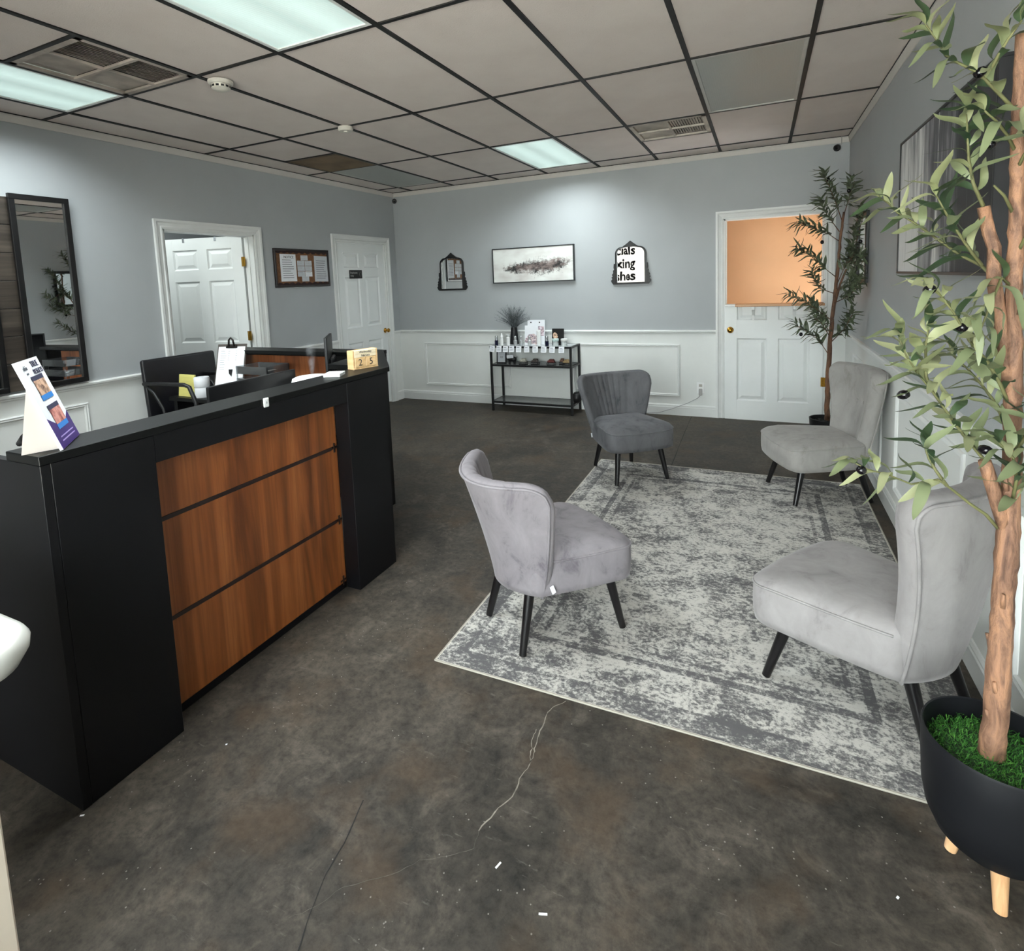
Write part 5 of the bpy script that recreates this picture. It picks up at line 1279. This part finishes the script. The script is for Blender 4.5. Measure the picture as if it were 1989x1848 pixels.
LPALE = leaf_mat('pale_olive_leaf', (122, 130, 94), (164, 168, 128), (152, 156, 114))
LFAR = pm('far_olive_leaf', (84, 95, 70), 0.5, var=0.35, vs=25)
def leaf_bm(bm, M, ln, wd, bend, nseg=9):
    L0 = []
    for i in range(nseg + 1):
        t_ = i / nseg; hw = wd * 0.5 * (math.sin(PI * t_ ** 0.9) ** 0.7) if 0 < i < nseg else wd * 0.04
        z = -bend * ln * t_ * t_ + 0.012 * math.sin(t_ * 5)
        L0.append([bm.verts.new(M @ Vector((ln * t_, y, z + fold))) for y, fold in ((-hw, hw * 0.25), (0, 0), (hw, hw * 0.25))])
    for a, c in zip(L0, L0[1:]):
        for k in range(2): bm.faces.new((a[k], a[k + 1], c[k + 1], c[k]))
LM = {}
def leaf_mesh(i, mat):
    key = (i, mat.name)
    if key not in LM:
        b = B(); leaf_bm(b.bm, Matrix.Identity(4), (0.104, 0.092, 0.078)[i], (0.022, 0.021, 0.019)[i], (0.16, 0.42, -0.08)[i])
        me = bpy.data.meshes.new('leaf'); b.bm.to_mesh(me); b.bm.free(); me.materials.append(mat)
        me.polygons.foreach_set('use_smooth', [True] * len(me.polygons)); LM[key] = me
    return LM[key]
def samp(pts, step):
    out = []; acc = step * 0.5
    for p, q in zip(pts, pts[1:]):
        p, q = Vector(p), Vector(q); d = (q - p).length; 
        while acc < d: out.append((p.lerp(q, acc / d), (q - p).normalized())); acc += step
        acc -= d
    return out
def leaf_frames(pts, step, rng, ln):
    res = []
    pl = samp(pts, step); n = len(pl)
    for i, (p, d) in enumerate(pl):
        u = d.cross(Vector((0, 0, 1))); u = u.normalized() if u.length > 1e-3 else Vector((1, 0, 0)); v_ = d.cross(u)
        ph = (i % 2) * PI / 2 + rng.uniform(-0.5, 0.5)
        for s_ in (0, PI):
            a = ph + s_; side = u * math.cos(a) + v_ * math.sin(a)
            x = (d * rng.uniform(0.55, 1.0) + side * rng.uniform(0.7, 1.1) + Vector((0, 0, 0.15))).normalized()
            up = (Vector((0, 0, 1)) + Vector((rng.uniform(-1, 1), rng.uniform(-1, 1), 0)) * 0.8); y = up.cross(x).normalized(); z = x.cross(y)
            M = Matrix((x, y, z)).transposed().to_4x4(); M.translation = p; res.append((M, i / max(1, n - 1)))
    p, d = Vector(pts[-1]), (Vector(pts[-1]) - Vector(pts[-2])).normalized()
    for k in range(3):
        x = (d + Vector((rng.uniform(-1, 1), rng.uniform(-1, 1), rng.uniform(-1, 1))) * 0.55).normalized(); y = Vector((0, 0, 1)).cross(x).normalized(); M = Matrix((x, y, x.cross(y))).transposed().to_4x4(); M.translation = p; res.append((M, 1.0))
    return res
# ---- foreground tree
T1 = Vector((4.553, -0.612, 0))
t1 = thing('olive_tree', 'foreground artificial olive tree in a black tripod pot at the right edge', 'plant', T1)
def r1(p): return Vector(p) - T1
prof = [(0, 0.095), (0.05, 0.095), (0.085, 0.105), (0.112, 0.13), (0.13, 0.17), (0.139, 0.22), (0.143, 0.30), (0.144, 0.372), (0.142, 0.378), (0.139, 0.376), (0.138, 0.3), (0.1, 0.29), (0, 0.29)]
B().lathe(prof, 56).make('pot', pm('matte_black_pot', (15, 16, 20), 0.55, var=0.06, spec=0.3), t1, smooth=50)
for fx, fy in ((4.553, -0.69), (4.492, -0.556), (4.64, -0.56)):
    p = r1((fx, fy, 0.004)); q = Vector((p.x * 0.72, p.y * 0.72, 0.13)); B().tube([p, q], [0.0135, 0.0195], 18).make('pot_leg', BEECH, t1, smooth=40)
B().lathe([(0, 0.27), (0.1, 0.27), (0.137, 0.285), (0.137, 0.315), (0.09, 0.33), (0, 0.335)], 30).make('soil', pm('dark_moss_bed', (34, 58, 26), 0.95, var=0.4, vs=40), t1, smooth='all')
b = B(); rg = random.Random(3)
for k in range(2600):
    rr_ = 0.133 * math.sqrt(rg.random()); a = rg.uniform(0, 2 * PI); p = Vector((rr_ * math.cos(a), rr_ * math.sin(a), 0.316 + 0.016 * (1 - rr_ / 0.133) + rg.uniform(0, 0.006)))
    if (p - Vector((0, 0, p.z))).length < 0.012: continue
    d = Vector((rg.uniform(-1, 1), rg.uniform(-1, 1), rg.uniform(0.2, 1.1))).normalized() * rg.uniform(0.01, 0.024); e2 = Vector((rg.uniform(-1, 1), rg.uniform(-1, 1), rg.uniform(-0.6, 0.4))).normalized() * rg.uniform(0.006, 0.014)
    sd = d.cross(Vector((rg.random(), rg.random(), 0.3))).normalized() * 0.0011
    pp_ = []
    for x in (p + sd, p - sd, p + d - sd * 0.8, p + d + sd * 0.8, p + d + e2):
        q_ = math.hypot(x.x, x.y)
        if q_ > 0.134: x = Vector((x.x * 0.134 / q_, x.y * 0.134 / q_, x.z))
        pp_.append(x)
    v0, v1, v2, v3, v4 = [b.bm.verts.new(x) for x in pp_]
    b.bm.faces.new((v0, v1, v2, v3)); b.bm.faces.new((v3, v2, v4))
def moss_mat():
    mt, nt, bs_ = nodes('green_moss'); v = coords(nt)
    L(nt, ramp(nt, noise(nt, v, 70, 3, 0.7), [(0.3, s2l((26, 66, 20))), (0.5, s2l((52, 110, 36))), (0.72, s2l((104, 160, 66)))]), bs_.inputs['Base Color']); bs_.inputs['Roughness'].default_value = 0.8; return mt
tag(b.make('moss', moss_mat(), t1), kind='stuff')
TR1 = [(4.548, -0.608, 0.29), (4.548, -0.608, 0.34), (4.552, -0.609, 0.451), (4.552, -0.609, 0.569), (4.553, -0.609, 0.686), (4.554, -0.61, 0.788), (4.556, -0.61, 0.889), (4.556, -0.61, 1.06), (4.552, -0.609, 1.202), (4.549, -0.608, 1.308), (4.544, -0.607, 1.457), (4.542, -0.606, 1.637), (4.537, -0.604, 1.812), (4.537, -0.604, 1.908), (4.536, -0.604, 2.003)]
pts = []; rad = []
for i, (p, d) in enumerate(samp(TR1, 0.02)):
    z = p.z; base = 0.0265 - 0.009 * min(1, max(0, (z - 0.3) / 0.75)) - 0.006 * max(0, (z - 1.05) / 0.95)
    if 0.8 < z < 0.9: base *= 1.12
    pts.append(r1(p) + Vector((rnd.uniform(-1, 1), rnd.uniform(-1, 1), 0)) * 0.0012); rad.append(base * rnd.uniform(0.95, 1.07))
B().tube(pts, rad, 16).make('trunk', BARK, t1, smooth='all')
for z in (0.42, 0.5, 0.6, 0.72, 1.0, 1.25, 1.4):
    a = rnd.uniform(2.6, 4.6); c = Vector((0.022 * math.cos(a), 0.022 * math.sin(a), z)); B().tube([c * 1 - Vector((c.x, c.y, 0)) * 0.3, c + Vector((c.x, c.y, 0.2)) * 0.18], [0.006, 0.004], 8).make('twig_stub', BARK, t1, smooth='all')
BR1 = {
 'stem2': [(4.549, -0.608, 1.22), (4.534, -0.603, 1.301), (4.528, -0.606, 1.365), (4.517, -0.608, 1.418), (4.507, -0.61, 1.481), (4.504, -0.615, 1.549), (4.493, -0.616, 1.581), (4.481, -0.618, 1.639)],
 'stem3': [(4.556, -0.61, 0.889), (4.534, -0.617, 0.956), (4.511, -0.624, 1.035), (4.5, -0.634, 1.066)],
 'stem2tip': [(4.481, -0.618, 1.639), (4.461, -0.619, 1.691), (4.45, -0.623, 1.744), (4.444, -0.629, 1.806), (4.439, -0.636, 1.84)],
 'a': [(4.508, -0.605, 1.481), (4.493, -0.581, 1.509), (4.46, -0.551, 1.536), (4.422, -0.519, 1.578), (4.382, -0.487, 1.622), (4.353, -0.458, 1.651), (4.335, -0.433, 1.681), (4.319, -0.408, 1.7)],
 'a2': [(4.488, -0.599, 1.51), (4.458, -0.613, 1.552), (4.434, -0.629, 1.588), (4.409, -0.645, 1.628), (4.386, -0.661, 1.668)],
 'top': [(4.537, -0.604, 1.832), (4.504, -0.611, 1.874), (4.475, -0.62, 1.908), (4.452, -0.631, 1.929), (4.421, -0.639, 1.949), (4.396, -0.649, 1.967), (4.38, -0.662, 1.991), (4.354, -0.671, 2.031)],
 'top2': [(4.479, -0.607, 1.912), (4.491, -0.625, 1.953), (4.502, -0.642, 1.98), (4.517, -0.661, 2.007)],
 'r1': [(4.538, -0.604, 1.747), (4.511, -0.631, 1.787), (4.485, -0.657, 1.813), (4.457, -0.684, 1.832)],
 'r2': [(4.539, -0.605, 1.714), (4.54, -0.637, 1.741), (4.545, -0.67, 1.765)],
 'm1': [(4.551, -0.609, 1.179), (4.523, -0.628, 1.243), (4.494, -0.646, 1.296), (4.455, -0.662, 1.345), (4.421, -0.679, 1.41), (4.388, -0.696, 1.455), (4.363, -0.716, 1.475)],
 'm2': [(4.553, -0.609, 1.107), (4.535, -0.577, 1.184), (4.511, -0.543, 1.231), (4.493, -0.511, 1.261), (4.472, -0.478, 1.288)],
 'l1': [(4.544, -0.606, 0.984), (4.504, -0.621, 1.064), (4.459, -0.633, 1.125), (4.422, -0.648, 1.182), (4.391, -0.665, 1.23), (4.362, -0.683, 1.269), (4.334, -0.701, 1.314), (4.315, -0.722, 1.359)],
 'l1b': [(4.391, -0.662, 1.23), (4.379, -0.666, 1.263), (4.375, -0.671, 1.332), (4.377, -0.679, 1.372)],
 'l2': [(4.545, -0.607, 0.892), (4.51, -0.624, 0.937), (4.473, -0.642, 0.967), (4.439, -0.66, 0.999), (4.406, -0.678, 1.027), (4.354, -0.69, 1.014), (4.304, -0.702, 1.036), (4.267, -0.719, 1.048), (4.237, -0.739, 1.067)],
 'l2b': [(4.424, -0.673, 1.012), (4.404, -0.667, 1.044), (4.391, -0.662, 1.069), (4.384, -0.66, 1.092)],
 'q1': [(4.557, -0.611, 0.938), (4.554, -0.645, 1.035), (4.537, -0.674, 1.09), (4.504, -0.699, 1.128)],
 'q2': [(4.551, -0.609, 1.059), (4.564, -0.644, 1.13), (4.567, -0.677, 1.195)],
 'q3': [(4.543, -0.606, 1.457), (4.515, -0.629, 1.481), (4.489, -0.652, 1.415), (4.47, -0.677, 1.372)],
 'q4': [(4.544, -0.606, 1.525), (4.55, -0.635, 1.568), (4.558, -0.664, 1.598)],
 'q5': [(4.539, -0.605, 1.615), (4.511, -0.633, 1.659), (4.485, -0.661, 1.679)],
 'w1': [(4.552, -0.609, 1.3), (4.6, -0.585, 1.38), (4.64, -0.57, 1.45)],
 'w2': [(4.54, -0.605, 1.7), (4.58, -0.58, 1.78), (4.61, -0.57, 1.86)],
}
rl = random.Random(11); nleaf = 0
SKIP = {'stem2': 99, 'stem3': 99, 'l2': 0.42, 'a': 0.12, 'l1': 0.2, 'm1': 0.1, 'top': 0.1}
STEPS = {'l2': 0.036, 'l2b': 0.024, 'a': 0.021, 'l1': 0.021, 'm1': 0.022, 'top': 0.023}
for k, pth in BR1.items():
    thick = k in ('stem2', 'stem3')
    n = len(pth); rr = [(0.0155 - 0.004 * i / n) if thick else max(0.0016, 0.0042 - 0.0032 * i / n) for i in range(n)]
    bo = B().tube([r1(p) for p in pth], rr, 10 if thick else 6).make('branch', BARK if thick else TWIG, t1, smooth='all')
    if thick: continue
    for M, f in leaf_frames(pth, STEPS.get(k, 0.025), rl, 0.08):
        if f < SKIP.get(k, 0.05) or nleaf >= 296: continue
        low = k in ('l2', 'l2b', 'q1', 'q2')
        pale = rl.random() < (0.15 if low else 0.18 + 0.42 * f)
        o = link('leaf', leaf_mesh(rl.choice((0, 0, 1, 1, 2)), LPALE if pale else LGREEN), t1)
        M = M.copy(); M.translation = r1(M.translation); sc_ = rl.uniform(0.75, 1.1) * (0.85 if f > 0.9 else 1)
        o.matrix_local = M @ Matrix.Diagonal((sc_, sc_ * rl.uniform(0.85, 1.2), sc_, 1)); nleaf += 1
OLV = pm('black_olive', (16, 13, 18), 0.12, var=0.1)
olive = None
for p in ((4.462, -0.628, 1.925), (4.474, -0.665, 1.765), (4.37, -0.708, 1.462), (4.334, -0.685, 1.222), (4.25, -0.73, 1.05), (4.487, -0.68, 1.105), (4.44, -0.665, 1.375)):
    if olive is None:
        olive = B().lathe([(0, -0.013), (0.007, -0.011), (0.0105, -0.004), (0.0105, 0.004), (0.007, 0.011), (0, 0.013)], 16).make('olive', OLV, t1, smooth='all'); o = olive
    else: o = link('olive', olive.data, t1)
    o.location = r1(p); o.rotation_euler = (rnd.uniform(0, 2), rnd.uniform(0.8, 1.8), 0)
# ---- far tree
T2 = Vector((4.53, 3.0, 0))
t2 = thing('olive_tree', 'slimmer dark olive tree in the back right corner behind the buttoned chair', 'plant', T2)
def r2(p): return Vector(p) - T2
B().lathe([(0, 0), (0.1, 0), (0.11, 0.02), (0.128, 0.27), (0.13, 0.285), (0.122, 0.285), (0.118, 0.25), (0, 0.25)], 36).make('pot', BLKPLA, t2, smooth=50)
b = B()
for k in range(260):
    rr_ = 0.112 * math.sqrt(rg.random()); a = rg.uniform(0, 2 * PI); M = Matrix.Translation((rr_ * math.cos(a), rr_ * math.sin(a), 0.252)) @ Euler((rg.uniform(0, 3), rg.uniform(0, 3), rg.uniform(0, 3))).to_matrix().to_4x4(); b.box((-0.008, -0.006, -0.004), (0.008, 0.006, 0.004), mat=M)
tag(b.make('pebbles', pm('dark_pebbles', (40, 40, 38), 0.7, var=0.4, vs=60), t2), kind='stuff')
TR2 = [(4.53, 3.0, 0.25), (4.532, 3.0, 0.597), (4.541, 2.999, 0.894), (4.558, 2.998, 1.186), (4.581, 2.996, 1.433), (4.597, 2.994, 1.716), (4.62, 2.992, 1.953)]
pts = [r2(p) for p, d in samp(TR2, 0.04)]; n = len(pts)
B().tube([p + Vector((rnd.uniform(-1, 1), rnd.uniform(-1, 1), 0)) * 0.003 for p in pts], [(0.021 - 0.013 * i / n) * rnd.uniform(0.94, 1.08) for i in range(n)], 12).make('trunk', BARK2, t2, smooth='all')
B().tube([r2(p) for p in ((4.562, 2.997, 1.2), (4.6, 2.97, 1.38), (4.635, 2.93, 1.5))], [0.011, 0.008, 0.006], 10).make('branch', BARK2, t2, smooth='all')
BR2 = {
 'a': [(4.536, 3.0, 0.81), (4.459, 2.974, 0.938), (4.346, 2.951, 1.025), (4.289, 2.923, 1.061)],
 'b': [(4.548, 2.999, 0.915), (4.623, 2.866, 1.033), (4.656, 2.738, 1.154)],
 'c': [(4.538, 3.0, 1.103), (4.436, 2.959, 1.191), (4.341, 2.918, 1.257), (4.247, 2.877, 1.303)],
 'd': [(4.557, 2.998, 1.228), (4.649, 2.839, 1.294), (4.712, 2.681, 1.412)],
 'e': [(4.569, 2.997, 1.351), (4.62, 2.917, 1.512), (4.686, 2.835, 1.702), (4.71, 2.757, 1.867), (4.71, 2.681, 1.934)],
 'f': [(4.581, 2.996, 1.433), (4.484, 2.955, 1.519), (4.426, 2.91, 1.582), (4.333, 2.869, 1.655), (4.287, 2.823, 1.672)],
 'g': [(4.597, 2.994, 1.716), (4.516, 2.972, 1.78), (4.443, 2.948, 1.813), (4.37, 2.925, 1.849), (4.303, 2.901, 1.868)],
 'h': [(4.614, 2.993, 1.914), (4.642, 2.956, 2.027), (4.66, 2.921, 2.118), (4.671, 2.887, 2.162)],
 'i': [(4.608, 2.993, 1.875), (4.553, 2.965, 2.036), (4.507, 2.936, 2.156), (4.468, 2.906, 2.234)],
 'j': [(4.589, 2.995, 1.797), (4.503, 3.053, 1.949), (4.459, 3.108, 2.061)],
 'k': [(4.547, 2.999, 0.978), (4.463, 3.067, 1.141), (4.411, 3.132, 1.223)],
 'l': [(4.562, 2.997, 1.31), (4.453, 2.983, 1.355), (4.406, 2.962, 1.481)],
 'm': [(4.638, 2.79, 1.588), (4.69, 2.708, 1.507), (4.715, 2.63, 1.58)],
 'n': [(4.545, 2.999, 0.95), (4.47, 2.93, 1.08), (4.42, 2.9, 1.12)],
 'o': [(4.572, 2.996, 1.35), (4.64, 2.86, 1.36), (4.69, 2.76, 1.44)],
 'p': [(4.62, 2.95, 1.5), (4.66, 2.86, 1.58), (4.69, 2.78, 1.66)],
}
fb = B()
for k, pth in BR2.items():
    B().tube([r2(p) for p in pth], [0.004] + [0.0022] * (len(pth) - 1), 5).make('branch', BARK2, t2, smooth='all')
    for M, f in leaf_frames(pth, 0.014, rl, 0.06):
        if f < 0.22: continue
        if M.translation.x > 4.66: M = M.copy(); M.translation.x -= 0.02
        M = M.copy(); M.translation = r2(M.translation); leaf_bm(fb.bm, M, rl.uniform(0.07, 0.11), rl.uniform(0.016, 0.025), rl.uniform(-0.1, 0.4), 5)
for v in fb.bm.verts: v.co.x = min(v.co.x, XR - 0.026 - T2.x)
tag(fb.make('foliage', LFAR, t2, smooth='all'), kind='stuff')
for p in ((4.45, 2.95, 1.5), (4.33, 2.94, 0.985), (4.65, 2.85, 1.27), (4.70, 2.75, 1.7), (4.5, 2.93, 2.2), (4.64, 2.93, 2.1), (4.47, 2.96, 1.72)):
    o = link('olive', olive.data, t2); o.location = r2(p); o.scale = (1.25, 1.25, 1.25); o.data = olive.data

# ================================================================== NEAR LEFT: pedestal basin, floor scraps
t = thing('pedestal_basin', 'cream stand topped by a rounded white basin, cut off by the left edge', 'basin', (2.427, -1.828, 0.0))
box('pedestal', (-0.2, -0.15, 0), (0.19, 0.105, 0.722), pm('cream_panel', (222, 208, 190), 0.6, var=0.02), t, 0.004)
def rr_outline(w_, d_, r_, n=8):
    out = []
    for cx, cy, a0 in ((w_ - r_, d_ - r_, 0), (-w_ + r_, d_ - r_, PI / 2), (-w_ + r_, -d_ + r_, PI), (w_ - r_, -d_ + r_, 1.5 * PI)):
        out += [(cx + r_ * math.cos(a0 + PI / 2 * k / n), cy + r_ * math.sin(a0 + PI / 2 * k / n)) for k in range(n + 1)]
    return out
b = B(); rings = []
for w_, d_, r_, z in ((0.16, 0.13, 0.05, 0.70), (0.215, 0.185, 0.09, 0.735), (0.232, 0.2, 0.1, 0.765), (0.234, 0.202, 0.1, 0.785), (0.228, 0.196, 0.098, 0.798), (0.216, 0.184, 0.09, 0.803), (0.203, 0.171, 0.08, 0.797), (0.193, 0.161, 0.075, 0.782), (0.17, 0.138, 0.06, 0.755), (0.05, 0.04, 0.02, 0.745)):
    rings.append([b.bm.verts.new((x, y, z)) for x, y in rr_outline(w_, d_, r_)])
n = len(rings[0])
for a, c in zip(rings, rings[1:]):
    for k in range(n): b.bm.faces.new((a[k], a[(k + 1) % n], c[(k + 1) % n], c[k]))
b.bm.faces.new(rings[0][::-1]); b.bm.faces.new(rings[-1])
b.make('basin', pm('glossy_white_basin', (222, 222, 216), 0.25, var=0.02), t, smooth=50).location = (0.018, 0, 0.022)
for i, (x, y, rz, ln, lb) in enumerate(((3.426, -1.056, 1.25, 0.02, 'longer white paper scrap on the bare floor between the desk and the rug corner'), (3.573, -1.116, 0.35, 0.021, 'white paper scrap nearest the bottom of the photo on the floor'), (4.345, -0.744, 1.0, 0.008, 'tiny white crumb on the floor left of the tripod pot'), (2.415, -1.062, 0.6, 0.006, 'tiny white crumb on the floor in front of the desk'), (2.236, -1.412, 0.6, 0.012, 'white chip on the floor at the near corner of the desk'))):
    o = B().box((-ln / 2, -0.0025, 0), (ln / 2, 0.0025, 0.002), 0.0006).make('paper_scrap', PAPER); o.location = (x, y, 0.0); o.rotation_euler = (0, 0, rz); tag(o, lb, 'scrap', 'scraps on the floor')
